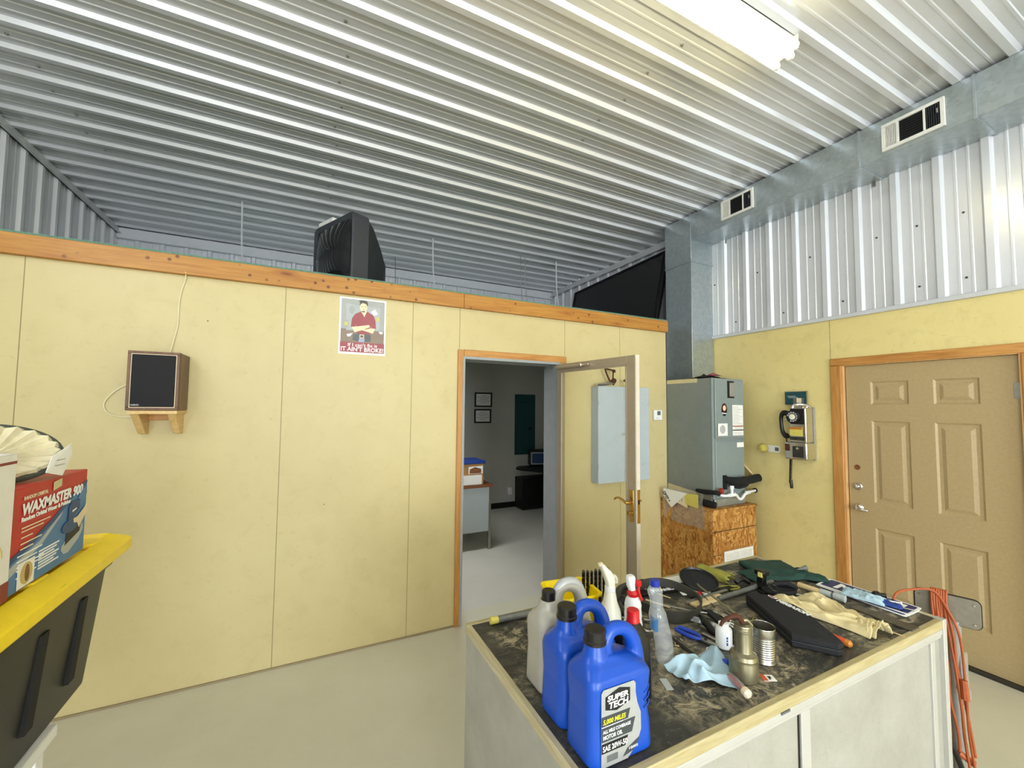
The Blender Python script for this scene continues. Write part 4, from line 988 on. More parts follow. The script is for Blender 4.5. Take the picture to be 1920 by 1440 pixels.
def jug_label(par, y):
    K_, DZ = .84, .015
    mp = lambda pts: [(.026+(a-.026)*K_, b+DZ) for a, b in pts]
    P = lambda pts, lvl, mat, nm: add_plate(MB(), (0, y-.0007*lvl, 0), RX, UZ, mp(pts), .0007).build(nm, mat, par, local=True)
    lab = P([(.026, -.008), (.118, -.008), (.150, .016), (.166, .046), (.165, .085), (.152, .112), (.147, .135), (.147, .156), (.140, .163), (.034, .163), (.027, .156)], 1, 'label silver', 'label')
    def Q(pts, lvl, mat, nm='label_print'): return add_plate(MB(), (0, y-.0007*lvl, 0), RX, UZ, mp(pts), .0007).build(nm, mat, lab, local=True)
    Q([(.040, .118), (.078, .110), (.126, .122), (.126, .151), (.088, .159), (.040, .146)], 2, 'ink black', 'logo_ground')
    tx = lambda s, x, z, sz, mt, b=.0006, w=None, sh=.0: text(s, 'label_lettering', mt, lab, (.026+(x-.026)*K_, y-.0007*3-.0004, z+DZ), RX, UZ, sz, b, 'LEFT', sh, .0002, w*K_ if w else None, local=True)
    tx('SUPER', .046, .1355, .0165, 'ink white', .0006, .074, .1); tx('TECH', .050, .1185, .0195, 'ink white', .0006, .068, .1)
    Q([(.027, .083), (.118, .083), (.126, .104), (.027, .104)], 2, 'label charcoal')
    Q([(.027, .049), (.132, .049), (.144, .080), (.027, .080)], 2, 'label charcoal')
    Q([(.027, .0815), (.100, .0815), (.100, .0828), (.027, .0828)], 3, 'ink white')
    tx('5,000 MILES', .031, .0875, .0145, 'ink yellow', .00025, .078, .15)
    tx('ALL MILE COVERAGE', .031, .0675, .010, 'ink white', .0002, .096); tx('MOTOR OIL', .031, .054, .0125, 'ink white', .0002, .066)
    Q([(.027, .024), (.108, .024), (.118, .045), (.027, .045)], 2, 'ink black')
    tx('SAE 20W-50', .030, .0285, .0165, 'ink white', .0003, .084)
    Q([(.100, .000), (.138, .006), (.156, .024), (.158, .030), (.116, .016)], 2, 'label charcoal'); Q([(.045, .002), (.082, .002), (.082, .016), (.045, .016)], 2, 'ink grey')
    tx('5 QUARTS', .120, .0115, .0075, 'ink white', .0001, .032)
    return lab
def jug(name, loc, mat, rz, label, lab=True, capmat='cap black'):
    t = thing(name, loc, label, 'jug', None, rz)
    b = jug_body().build('jug_body', mat, t, local=True, smooth=0)
    rm = b.modifiers.new('fuse', 'REMESH'); rm.mode = 'VOXEL'; rm.voxel_size = .0026; rm.use_smooth_shade = True
    sm = b.modifiers.new('soft', 'SMOOTH'); sm.factor = .5; sm.iterations = 7
    c = jug_cap(MB()).build('jug_cap', capmat, t, local=True, bevel=0)
    if lab: jug_label(t, -.0600)
    w = MB()
    for k in range(3): w.tube([(.156, -.0585, .138-.018*k), (.170, -.0565, .143-.018*k), (.182, -.0475, .146-.018*k)], .0016, 6)
    if lab: w.build('grip_rib', mat, t, local=True)
    return t
jug('oil_jug', (.603, .856, Z), 'blue plastic', math.radians(-1), 'blue motor oil jug with a silver label, frontmost on the workbench')
jg = jug('oil_jug', (.607, .985, Z), 'blue plastic', math.radians(0), 'blue motor oil jug directly behind the front one, its label hidden')
# silver jug, slimmer shoulders
t = thing('antifreeze_jug', (.628, 1.115, Z), 'grey jug with a silver handle behind the two blue jugs', 'jug')
b = jug_body(.185, .115, .245)
b.build('jug_body', 'jug grey', t, local=True, smooth=0)
b = [o for o in bpy.data.objects if o.parent == t][0]
rm = b.modifiers.new('fuse', 'REMESH'); rm.mode = 'VOXEL'; rm.voxel_size = .0028; rm.use_smooth_shade = True
sm = b.modifiers.new('soft', 'SMOOTH'); sm.factor = .5; sm.iterations = 6
jug_cap(MB(), .238, .021).build('jug_cap', 'cap black', t, local=True)
MB().tube([(.072, 0, .215), (.080, 0, .250), (.095, 0, .274), (.118, 0, .283), (.150, 0, .276), (.170, 0, .252), (.182, 0, .215)], [.0150, .0152, .015, .015, .015, .015, .015], 14, 4).build('handle_wrap', 'silver plastic', t, local=True)
# black bottle with red cap
t = thing('black_bottle', (.86, .965, Z), 'black plastic oil bottle with a red cap hidden behind the front blue jug', 'bottle')
def rr3(cx, cy, w_, d_, z, r): return [(a, b, z) for a, b in rrect(w_, d_, r, 4, cx, cy)]
b = MB().rings([rr3(.868, .965, .105, .078, Z, .018), rr3(.868, .965, .108, .082, Z+.008, .02), rr3(.868, .965, .108, .082, Z+.135, .022), rr3(.872, .965, .092, .066, Z+.168, .02), rr3(.878, .965, .046, .040, Z+.198, .018), rr3(.880, .965, .034, .034, Z+.205, .0165)])
b.build('bottle_body', 'black plastic', t)
MB().lathe([(.019, 0), (.019, .006), (.018, .008), (.018, .032), (.016, .034)], (.880, .965, Z+.204), (0, 0, 1), 28).build('bottle_cap', 'red plastic', t)
# yellow tub
t = thing('plastic_tub', (.98, 1.42, Z), 'open bright yellow plastic tub behind the grey jug', 'tub', rz=0)
w = MB(); cx, cy = .965, 1.412
rg = [(.150, .130, Z, .02), (.185, .165, Z+.100, .025), (.200, .178, Z+.104, .026), (.200, .178, Z+.112, .026), (.180, .160, Z+.110, .025), (.145, .125, Z+.004, .02)]
Rt = Matrix.Translation((cx, cy, 0)) @ Matrix.Rotation(math.radians(-8), 4, 'Z')
w.rings([[Rt @ Vector((a, b, z)) for a, b in rrect(ww, dd, r, 5)] for ww, dd, z, r in rg]); w.build('tub_body', 'yellow plastic', t)
# drill bits standing in a block
def bit(x, y, z0, z1, r, lab):
    t = thing('drill_bit', (x, y, z0), lab, 'drill bit', 'black twist drill bits in the wooden rack')
    w = MB(); n = 40; rings = []
    for i in range(n+1):
        a = i*.55; z = z0 + (z1-z0)*i/n
        rings.append([(x + r*(1 if k % 5 else .45)*math.cos(2*PI*k/10+a), y + r*(1 if k % 5 else .45)*math.sin(2*PI*k/10+a), z) for k in range(10)])
    w.rings(rings); w.build('flutes', 'black plastic', t, smooth=45)
    MB().lathe([(r*.9, 0), (r*.2, r)], (x, y, z1), (0, 0, 1), 10).build('tip', 'dark steel', t)
dirs = Vector((.975, -.22))
rk = thing('bit_rack', (1.07, 1.40, Z), 'white block rack holding a row of black twist bits', 'rack')
Rk = Matrix.Translation((1.082, 1.402, 0)) @ Matrix.Rotation(math.radians(-12), 4, 'Z')
MB().box(-.065, .065, -.018, .018, Z, Z+.028).xf(Rk).build('rack_block', 'white plastic', rk, bevel=.002)
nm = ['leftmost', 'second from the left', 'third from the left', 'fourth from the left', 'fifth from the left', 'sixth from the left', 'rightmost']
for k in range(7):
    p = Rk @ Vector((-.054+.018*k, 0, 0))
    bit(p.x, p.y, Z+.0285, 1.036-.002*(k % 3), .0072 - .0006*(k % 3), 'black twist bit standing in the white rack, ' + nm[k])
# white spray bottle
t = thing('spray_bottle', (1.035, 1.25, Z), 'cream-white trigger spray bottle beside the black drill bits', 'spray bottle')
cx, cy = 1.030, 1.25
MB().lathe([(.036, 0), (.040, .006), (.041, .06), (.038, .085), (.026, .115), (.020, .150), (.020, .152), (.014, .156)], (cx, cy, Z), (0, 0, 1), 28).build('bottle_body', 'cream plastic', t)
MB().lathe([(.020, 0), (.020, .016), (.016, .018)], (cx, cy, Z+.153), (0, 0, 1), 20).build('collar', 'white plastic', t)
hd = MB()
hd.rings([[(cx+a, cy+b, z) for a, b in rrect(w_, .028, .008, 3, ox, 0)] for w_, ox, z in ((.030, 0, Z+.168), (.036, 0, Z+.185), (.040, -.006, Z+.205), (.034, -.018, Z+.225), (.022, -.034, Z+.245), (.016, -.042, Z+.256))])
hd.build('spray_head', 'cream plastic', t)
MB().lathe([(.009, 0), (.009, .008), (.006, .010)], (cx-.040, cy, Z+.250), (-.7, 0, .7), 14).build('nozzle', 'post skin', t)
MB().tube([(cx+.016, cy, Z+.205), (cx+.030, cy, Z+.192), (cx+.030, cy, Z+.175)], .006, 8, 3).build('trigger', 'cream plastic', t)
# white/red spray bottle
t = thing('spray_bottle', (1.08, 1.19, Z), 'white spray bottle with a bright red trigger', 'spray bottle')
cx, cy = 1.085, 1.19
MB().lathe([(.030, 0), (.033, .005), (.033, .055), (.030, .07), (.031, .085), (.029, .105), (.030, .118), (.026, .135), (.017, .150)], (cx, cy, Z), (0, 0, 1), 24).build('bottle_body', 'white plastic', t)
MB().lathe([(.019, 0), (.021, .010), (.016, .022)], (cx, cy, Z+.148), (0, 0, 1), 18).build('collar', 'red plastic', t)
hd = MB(); hd.rings([[(cx+a, cy+b, z) for a, b in rrect(w_, .022, .007, 3, ox, 0)] for w_, ox, z in ((.022, -.004, Z+.168), (.030, -.010, Z+.188), (.034, -.010, Z+.212), (.026, -.012, Z+.222))]); hd.build('spray_head', 'white plastic', t)
MB().box(cx+.004, cx+.022, cy-.022, cy-.006, Z+.184, Z+.205).tube([(cx+.012, cy-.016, Z+.19), (cx+.010, cy-.020, Z+.165), (cx+.018, cy-.026, Z+.138)], .0055, 8, 3).build('trigger', 'red plastic', t, bevel=.002)
# water bottle, bent
t = thing('water_bottle', (1.06, 1.05, Z), 'empty crumpled clear plastic water bottle with a blue cap', 'bottle')
path = [(1.082, 1.04, Z), (1.080, 1.04, Z+.03), (1.078, 1.042, Z+.08), (1.068, 1.046, Z+.12), (1.062, 1.05, Z+.150), (1.062, 1.053, Z+.172), (1.062, 1.055, Z+.20), (1.060, 1.057, Z+.222), (1.060, 1.058, Z+.240)]
rad = [.026, .029, .0285, .0275, .028, .0215, .022, .026, .013]
w = MB().tube(path, rad, 24, 5)
for v in w.bm.verts:
    v.co += noise.noise_vector(v.co*26)*.003
    if Z+.012 < v.co.z < Z+.10: v.co.x += .0007*math.sin(v.co.z*900); 
w.build('bottle_body', 'bottle clear', t)
MB().tube([path[0], (path[0][0], path[0][1], Z+.004)], .024, 20).build('bottle_base', 'bottle clear', t)
MB().lathe([(.0150, 0), (.0165, .004), (.0165, .018), (.0145, .020)], (1.060, 1.058, Z+.238), (0, 0, 1), 28).build('bottle_cap', 'cap blue', t)
lb = MB(); lb.rings([[(1.067-.0298*math.cos(a), 1.046-.0298*math.sin(a), z) for a in [(-.9+k*.17) for k in range(10)]] for z in (Z+.105, Z+.148)], (False, False), closed=False); lb.build('bottle_label', 'box blue', t)

# pipe with yellow end, left back corner
t = thing('caulk_tube', (.76, 1.51, Z), 'grey tube with a yellow end cap lying at the left back corner of the workbench', 'tube')
MB().cyl((.678, 1.492, Z+.0135), (.90, 1.478, Z+.0135), .0125).build('tube_body', 'pipe zinc', t)
MB().lathe([(.0135, 0), (.0135, .030), (.0125, .031)], (.655, 1.4935, Z+.0135), (.998, -.063, 0), 20, (False, True)).build('end_cap', 'sponge yellow', t)

# grey rubber belt loop
t = thing('belt_loop', (1.38, 1.33, Z), 'wide dark grey rubber belt bent into an open loop behind the water bottle', 'belt')
w = MB(); n = 48; ro = []
pts = [(1.26, 1.33), (1.275, 1.22), (1.34, 1.18), (1.44, 1.20), (1.53, 1.265), (1.548, 1.33), (1.52, 1.42), (1.44, 1.475), (1.33, 1.46), (1.275, 1.41)]
def closed(pts, k=6):
    out = []; P = [Vector(p) for p in pts]; m_ = len(P)
    for i in range(m_):
        p0, p1, p2, p3 = P[i-1], P[i], P[(i+1) % m_], P[(i+2) % m_]
        for q in range(k):
            s = q/k; out.append(.5*((2*p1)+(-p0+p2)*s+(2*p0-5*p1+4*p2-p3)*s*s+(-p0+3*p1-3*p2+p3)*s**3))
    return out
lp = closed(pts); c0 = Vector((1.40, 1.33))
out_ = [p for p in lp]; inn = [c0 + (p-c0)*(1-.008/(p-c0).length) for p in lp]
hgt = lambda i: .036 + .010*math.sin(i*.2)
R4 = [[(p.x, p.y, Z) for p in out_], [(c0.x+(p.x-c0.x)*1.02, c0.y+(p.y-c0.y)*1.02, Z+hgt(i)) for i, p in enumerate(out_)], [(c0.x+(p.x-c0.x)*1.02, c0.y+(p.y-c0.y)*1.02, Z+hgt(i)) for i, p in enumerate(inn)], [(p.x, p.y, Z) for p in inn]]
w.rings(R4 + [R4[0]], (False, False)); w.build('belt_band', 'rubber', t, weld=True)
# second dark band/strap at left of loop
o = MB().tube([(1.18, 1.24, Z+.012), (1.16, 1.32, Z+.018), (1.20, 1.41, Z+.02), (1.30, 1.50, Z+.018), (1.45, 1.52, Z+.012)], [.012, .014, .016, .014, .012], 10, 5).build('rubber_hose', 'rubber'); tag(o, 'black rubber hose curving behind the belt loop', 'hose')
o = MB().tube([(1.13, 1.36, Z+.02), (1.22, 1.40, Z+.020)], .017, 14).build('grip_roll', 'black matte'); tag(o, 'short black roll lying left of the rubber hose', 'roll')
o = MB().tube([(1.165, 1.325, Z+.017), (1.205, 1.335, Z+.018)], .016, 14).build('tape_roll', 'sponge yellow'); tag(o, 'small yellow ended roll between the two spray bottles', 'roll')
# white papers, boxed strips with writing
def slab(name, x, y, rz, sx, sy, z, h, mat, lab, cat, bev=.0, prt=None):
    t = thing(name, (x, y, z), lab, cat, None, rz)
    MB().box(-sx/2, sx/2, -sy/2, sy/2, 0, h).build(name + '_body', mat, t, local=True, bevel=bev)
    return t
slab('paper_sheet', 1.56, 1.492, math.radians(-4), .28, .07, Z+.0005, .0015, 'paper', 'white paper sheet at the back edge of the workbench', 'paper')
t = slab('rule_package', 1.50, 1.415, math.radians(-10), .36, .045, Z, .010, 'cap black', 'long black packet with white writing under the black lid', 'packet')
text('TITANIUM', 'packet_lettering', 'ink white', t, (-.09, -.012, .0106), (1, 0, 0), (0, 1, 0), .030, .001, local=True)
slab('paper_bag', 1.60, 1.375, math.radians(-22), .13, .10, Z+.0005, .006, 'paper', 'white paper envelope in front of the black lid', 'envelope', .002)
t = slab('blade_package', 1.655, 1.305, math.radians(2), .26, .026, Z, .010, 'ink black', 'narrow black blade packet lettered in white in front of the black lid', 'packet')
text('CLASSIC', 'packet_lettering', 'ink white', t, (-.10, -.009, .0106), (1, 0, 0), (0, 1, 0), .024, .001, local=True)
slab('red_tag', 1.588, 1.322, .5, .035, .02, Z+.0065, .006, 'red plastic', 'small red tag beside the white envelope', 'tag')
slab('wood_strip', 1.575, 1.268, math.radians(1), .19, .040, Z, .009, 'pale wood', 'pale wooden slat next to the long metal tube', 'slat', .001)
o = MB().tube([(1.62, 1.250, Z+.011), (2.01, 1.262, Z+.011)], .010, 16).build('metal_tube', 'pipe zinc'); tag(o, 'long straight grey metal tube lying across the workbench', 'tube')
o = MB().box(-.135, .135, -.008, .008, 0, .012).xf(Matrix.Translation((1.60, 1.291, Z)) @ Matrix.Rotation(.03, 4, 'Z')).build('steel_rule', 'steel', bevel=.001); tag(o, 'bright flat steel rule between wooden slat and blade packet', 'ruler')
# black round lid standing tilted
t = thing('round_tray', (1.69, 1.40, Z), 'round black plastic lid propped up at a slant', 'lid')
nrm = Vector((-.10, -.24, .96)).normalized()
lc = Vector((1.672, 1.395, Z+.05))
w = MB().lathe([(.002, -.004), (.078, -.004), (.084, .002), (.086, .010), (.082, .012), (.078, .004), (.002, .003)], lc, nrm, 44, (True, True)); w.build('lid_disc', 'black plastic', t)
mn = min((v.co.z + wloc(t).z) for v in [q for o_ in bpy.data.objects if o_.parent == t for q in o_.data.vertices])
for o_ in bpy.data.objects:
    if o_.parent == t: o_.location.z -= (mn - Z)
o = MB().tube([(1.60, 1.385, Z+.075), (1.585, 1.33, Z+.03), (1.565, 1.24, Z+.003), (1.55, 1.215, Z+.003)], .0016, 6, 4).build('thin_wire', 'black plastic'); tag(o, 'thin black wire hanging from the lid over the slat', 'wire')
# olive roll
t = thing('olive_roll', (1.83, 1.42, Z), 'olive green rolled sheet with torn end at the back of the workbench', 'roll')
w = MB(); n = 22; A = Vector((1.80, 1.50, Z+.030)); B = Vector((1.83, 1.345, Z+.030)); rings = []
for i in range(13):
    p = A.lerp(B, i/12); dirv = (B-A).normalized(); u = Vector((dirv.y, -dirv.x, 0)); r_ = []
    for k in range(n):
        a = -.5 + 3.9*k/(n-1); rad = .030*(1+.06*math.sin(i*.9+k))
        off = dirv*(.010*math.sin(k*1.7) if i == 12 else (.006*math.sin(k*2.3) if i == 0 else 0))
        r_.append(p + off + u*math.cos(a)*rad*1.05 + Vector((0, 0, 1))*math.sin(a)*rad)
    rings.append(r_)
w.rings(rings, (False, False), closed=False); o = w.build('rolled_sheet', 'olive', t); sd = o.modifiers.new('t', 'SOLIDIFY'); sd.thickness = .003
for o_ in bpy.data.objects:
    if o_.parent == t:
        mn = min(v.co.z for v in o_.data.vertices) + t.location.z; o_.location.z -= mn - Z - .003
o = MB().tube([(1.845, 1.33, Z+.010), (1.88, 1.325, Z+.022), (1.905, 1.312, Z+.010), (1.90, 1.300, Z+.008)], [.010, .012, .010, .006], 8, 3).build('spring_clip', 'black plastic'); tag(o, 'small black clip at the torn end of the olive roll', 'clip')
o = MB().tube([(1.72, 1.345, Z+.006), (1.78, 1.325, Z+.006), (1.82, 1.30, Z+.006), (1.79, 1.288, Z+.005), (1.72, 1.318, Z+.005)], .005, 8, 4).build('olive_loop', 'olive'); tag(o, 'short olive cord end in front of the olive roll', 'cord')

# green cloth pouch
def heap(name, mat, cx, cy, rz, sx, sy, h, seed, lab, cat, nx=34, ny=26, fold=7, edge=.25, thick=.004, z0=None, par=None, ridge=1.0, shape='rect'):
    """crumpled cloth: a sheet thrown down in folds, edges lying on the surface"""
    w = MB(); rows = []; rd = random.Random(seed)
    ph1, ph2, ph3 = rd.random()*6, rd.random()*6, rd.random()*6; a1 = rd.random()*1.2-.6
    z0 = Z if z0 is None else z0
    for i in range(ny):
        r_ = []
        for j in range(nx):
            u, v = j/(nx-1)*2-1, i/(ny-1)*2-1
            if shape == 'round': k_ = 1/max(1, math.hypot(u, v)**.0 if False else 1)
            e = min(1, (1-abs(u))/edge, (1-abs(v))/edge); e = max(0, e)**.6
            q = noise.noise(Vector((u*1.6+seed, v*1.6, seed*.3)))
            f = math.sin(fold*(u*math.cos(a1)+v*math.sin(a1)) + 2.6*q*2 + ph1); f2 = math.sin(fold*1.7*(v*math.cos(a1)-u*math.sin(a1)) + 3*q + ph2)
            z = h*(.35 + .40*(1-abs(f))*ridge + .22*(1-abs(f2)) + .25*q)
            x = u*sx/2*(1+.10*noise.noise(Vector((v*2.1, seed, 1)))) + .012*f2*sx; y = v*sy/2*(1+.18*noise.noise(Vector((u*2.3, seed, 7)))) + .02*f*sy
            r_.append((x, y, max(.0015, z*e + .0015 + .004*(1-e)*abs(f))))
        rows.append(r_)
    w.rings(rows, (False, False), closed=False)
    w.xf(Matrix.Translation((cx, cy, z0)) @ Matrix.Rotation(rz, 4, 'Z'))
    o = w.build(name, mat, par)
    sd = o.modifiers.new('t', 'SOLIDIFY'); sd.thickness = thick; sd.offset = 1
    ss = o.modifiers.new('s', 'SUBSURF'); ss.levels = 1; ss.render_levels = 1
    if par is None: tag(o, lab, cat)
    return o
t = thing('green_pouch', (2.15, 1.36, Z), 'dark green cloth pouch folded at the far right back of the workbench', 'pouch')
Rg = Matrix.Translation((2.17, 1.385, Z)) @ Matrix.Rotation(math.radians(-24), 4, 'Z')
w = MB(); rows = []
for i in range(12):
    rows.append([(-.115+.23*j/13, -.062+.124*i/11, .022+.004*noise.noise(Vector((i*.4, j*.4, 2)))) for j in range(14)])
w.rings(rows, (False, False), closed=False); w.xf(Rg); o = w.build('flap', 'green cloth', t); sd = o.modifiers.new('t', 'SOLIDIFY'); sd.thickness = .020; sd.offset = -1
heap('pouch_cloth', 'green cloth', 2.13, 1.30, math.radians(-20), .36, .12, .030, 4, '', '', 24, 12, 6, par=t)
heap('pouch_cloth', 'green cloth', 2.235, 1.225, math.radians(-50), .16, .08, .026, 9, '', '', 18, 10, 6, par=t)
o = MB().lathe([(.002, 0), (.010, .045), (.012, .060), (.010, .062)], (2.215, 1.262, Z+.034), (.80, -.1, .02), 16).build('cone_tip', 'pipe zinc'); tag(o, 'small grey cone lying on the right end of the green pouch', 'cone')
# black upright clamp/holster group
t = thing('black_clamp', (1.93, 1.235, Z), 'black upright clamp post with a small yellow mark beside the green pouch', 'clamp')
MB().box(1.885, 1.915, 1.225, 1.255, Z, Z+.085).build('post', 'black plastic', t, bevel=.004); MB().box(1.878, 1.918, 1.215, 1.262, Z+.07, Z+.092).build('head', 'black plastic', t, bevel=.004)
MB().box(1.872, 1.8785, 1.222, 1.240, Z+.066, Z+.086).build('yellow_mark', 'sponge yellow', t); MB().box(1.86, 1.95, 1.205, 1.235, Z, Z+.012).build('foot', 'black plastic', t, bevel=.003)
t = thing('belt_holster', (1.93, 1.19, Z), 'black leather tool holster with a ring beside the beige gloves', 'holster')
w = MB(); w.rings([[(1.93+a, 1.18+b, z) for a, b in ell(ww, dd, 24)] for ww, dd, z in ((.13, .07, Z), (.15, .085, Z+.016), (.145, .08, Z+.026), (.11, .05, Z+.020))]); w.xf(Matrix.Translation((1.93, 1.18, 0)) @ Matrix.Rotation(-.5, 4, 'Z') @ Matrix.Translation((-1.93, -1.18, 0))); w.build('leather_body', 'soft black', t)
MB().tube([(1.895+.022*math.cos(a), 1.185+.016*math.sin(a), Z+.034+.01*math.sin(a)) for a in [k*PI/8 for k in range(17)]], .004, 8).build('ring', 'black plastic', t)
MB().tube([(1.94, 1.21, Z+.03), (1.98, 1.18, Z+.038), (2.0, 1.14, Z+.024)], [.010, .013, .008], 8, 3).build('strap', 'black matte', t)
slab('feeler_gauge', 1.735, 1.155, math.radians(-58), .055, .010, Z, .003, 'tin', 'short bright blade lying left of the black case', 'blade')
slab('white_strip', 2.005, 1.12, math.radians(-70), .10, .010, Z, .004, 'white plastic', 'thin white strip beside the black holster', 'strip')
# wooden handle with grey end + white cup
t = thing('wooden_dowel', (2.10, 1.13, Z), 'pale wooden handle with a grey ferrule behind the beige gloves', 'handle')
MB().cyl((2.085, 1.185, Z+.013), (2.092, 1.095, Z+.013), .012).build('grip', 'pale wood', t)
MB().cyl((2.092, 1.095, Z+.015), (2.097, 1.055, Z+.015), .0135).build('ferrule', 'post pale', t)
o = MB().cyl((2.099, 1.046, Z+.016), (2.103, 1.005, Z+.016), .015).build('plastic_cup', 'post pale'); tag(o, 'small translucent cup lying at the end of the wooden handle', 'cup')

# blue sign plates under clutter
def sgn(x, y, rz, z, lab, lettering):
    t = thing('sign_plate', (x, y, z), lab, 'sign plate', None, rz)
    add_plate(MB(), (0, 0, 0), (1, 0, 0), (0, 1, 0), rrect(.335, .125, .010, 4), .002).build('white_border', 'ink white', t, local=True)
    add_plate(MB(), (0, 0, .002), (1, 0, 0), (0, 1, 0), rrect(.315, .106, .008, 4), .0006).build('blue_field', 'sign blue', t, local=True)
    if lettering:
        text('N', 'sign_lettering', 'ink white', t, (.055, -.035, .0027), (1, 0, 0), (0, 1, 0), .10, .004, local=True)
        text('N', 'sign_lettering', 'ink white', t, (-.115, -.035, .0027), (1, 0, 0), (0, 1, 0), .10, .004, local=True)
    return t
sgn(2.247, 1.000, math.radians(-91), Z+.0005, 'lower blue and white sign plate, mostly covered by the one above', False)
sgn(2.262, 1.000, math.radians(-88), Z+.0036, 'blue sign plate with white border and letters at the right edge of the workbench', True)
heap('blue_rag', 'rag blue', 2.205, .985, math.radians(-80), .15, .075, .030, 12, 'light blue rag crumpled on the blue sign plates', 'rag', 22, 14, 6, z0=Z+.006)
heap('blue_glove', 'lid blue', 2.225, .90, math.radians(-70), .075, .04, .022, 17, 'small royal blue rag scrap on the sign plates', 'rag', 14, 10, 5, z0=Z+.006)
o = MB().lathe([(.018, 0), (.019, .008), (.015, .014), (.010, .018)], (2.295, .975, Z+.0065), (0, 0, 1), 20).tube([(2.295, .975, Z+.012), (2.315, .95, Z+.014)], .009, 8).build('rubber_stopper', 'black plastic'); tag(o, 'round black rubber stopper on the blue sign plate', 'stopper')
rd = random.Random(3)
for k in range(16):
    x = 2.225 + rd.uniform(-.03, .05); y = 1.05 - .012*k + rd.uniform(-.02, .02); a = rd.uniform(-2.4, -.9); ll = rd.uniform(.02, .055)
    mt = ['tin', 'dark steel', 'ink white', 'steel', 'black plastic', 'stool metal'][k % 6]
    z_ = Z+.0068+.0035*(k % 3)
    o = MB().tube([(x-ll/2*math.cos(a), y-ll/2*math.sin(a), z_+.003), (x+ll/2*math.cos(a), y+ll/2*math.sin(a), z_+.003)], .003, 8).lathe([(.005, 0), (.005, .004)], (x+ll/2*math.cos(a), y+ll/2*math.sin(a), z_+.003), (math.cos(a), math.sin(a), 0), 8).build('loose_bolt', mt)
    tag(o, 'small loose bolt in the pile on the blue sign plates', 'bolt', 'loose hardware on the sign plates')
# gloves
def glove(name, cx, cy, rz, flip, seed, lab, z0):
    t = thing(name, (cx, cy, z0), lab, 'glove', None, rz)
    w = MB()
    def blob(c, s, n=14):
        rings = []
        for i in range(1, n):
            a = PI*i/n; rings.append([(c[0]+s[0]*math.sin(a)*math.cos(2*PI*k/n), c[1]+s[1]*math.sin(a)*math.sin(2*PI*k/n), c[2]-s[2]*math.cos(a)) for k in range(n)])
        w.rings(rings)
    blob((.02, 0, .018), (.066, .052, .017))
    w.tube([(-.02, 0, .018), (-.06, .004*flip, .020), (-.125, .010*flip, .023)], [.044, .042, .054], 16, 4, .36)
    for i, (yy, ln, dy) in enumerate(((.034, .060, .012), (.012, .072, .004), (-.011, .068, -.003), (-.032, .055, -.010))):
        yy *= flip; dy *= flip
        w.tube([(.055, yy, .020), (.085, yy+dy*.4, .026+.004*(i % 2)), (.06+ln, yy+dy, .018), (.078+ln, yy+dy*1.3, .011)], [.014, .0135, .012, .009], 10, 4)
    w.tube([(-.01, .035*flip, .02), (.015, .060*flip, .024), (.045, .072*flip, .016)], [.016, .014, .011], 10, 4)
    o = w.build('glove_body', 'glove', t, local=True, smooth=0)
    r_ = o.modifiers.new('r', 'REMESH'); r_.mode = 'VOXEL'; r_.voxel_size = .0032; r_.use_smooth_shade = True
    tx_ = bpy.data.textures.get('wrinkle') or bpy.data.textures.new('wrinkle', 'CLOUDS'); tx_.noise_scale = .034; tx_.noise_depth = 2
    d_ = o.modifiers.new('d', 'DISPLACE'); d_.texture = tx_; d_.strength = .030; d_.mid_level = .55; d_.texture_coords = 'GLOBAL'
    s_ = o.modifiers.new('s', 'SMOOTH'); s_.iterations = 2
    MB().tube([(-.108, .010*flip-.045, .028), (-.112, .010*flip, .048), (-.108, .010*flip+.045, .026)], .0035, 6, 3).build('cuff_hem', 'glove', t, local=True)
    return t
def crumpled_glove(cx, cy, rz, L_, w0, w1, h, seed, lab, z0, fing):
    t = thing('work_glove', (cx, cy, z0), lab, 'glove', None, rz)
    nx, ny = 30, 44; w = MB(); rows = []
    for i in range(ny):
        v = i/(ny-1); r_ = []                       # v = 0 cuff, 1 finger tips
        wd = w0 + (w1-w0)*v + .006*math.sin(9*v+seed)
        for j in range(nx):
            u = j/(nx-1)*2-1
            q = noise.noise(Vector((u*1.3+seed, v*2.6, seed*.7))); q2 = noise.noise(Vector((u*2.6, v*5.2+seed, 3)))
            ridge = (1-abs(math.sin(2.4*u + 2.6*q*2 + 1.5*v + seed)))**1.6
            cross = (1-abs(math.sin(5.0*v + 1.8*u + 3*q + seed)))**3
            finger = .35*abs(math.cos(fing*PI*u/2))*max(0, v-.55)/.45
            e = (1-abs(u)**4)*min(1, (1-v)*7+.05)
            z = h*(.34 + .42*ridge + .22*cross + .30*q2 + finger)*e + .0015
            if v < .10: z += .014*(1-v/.10)*(1-u*u)
            yy = L_*(v-.5) + .012*q + (.014*abs(math.cos(fing*PI*u/2)) if v > .93 else 0) - (.012*abs(u) if v < .05 else 0)
            r_.append((u*wd/2 + .012*math.sin(5*v+seed) + .006*q2, yy, max(.001, z)))
        rows.append(r_)
    w.rings(rows, (False, False), closed=False)
    o = w.build('glove_shell', 'glove', t, local=True)
    sd = o.modifiers.new('t', 'SOLIDIFY'); sd.thickness = .0025; sd.offset = 1
    ss = o.modifiers.new('s', 'SUBSURF'); ss.levels = ss.render_levels = 1
    MB().tube([Vector(p)+Vector((0, 0, .003)) for p in rows[2][3:-3]], .0022, 6).build('cuff_seam', 'glove', t, local=True)
crumpled_glove(1.885, .995, math.radians(4), .34, .105, .075, .042, 1.3, 'beige leather work glove lying on the workbench, the left of the pair', Z, 3)
crumpled_glove(1.955, .955, math.radians(-9), .31, .100, .070, .052, 4.1, 'beige leather work glove lying on the workbench, the right one of the pair', Z, 3)

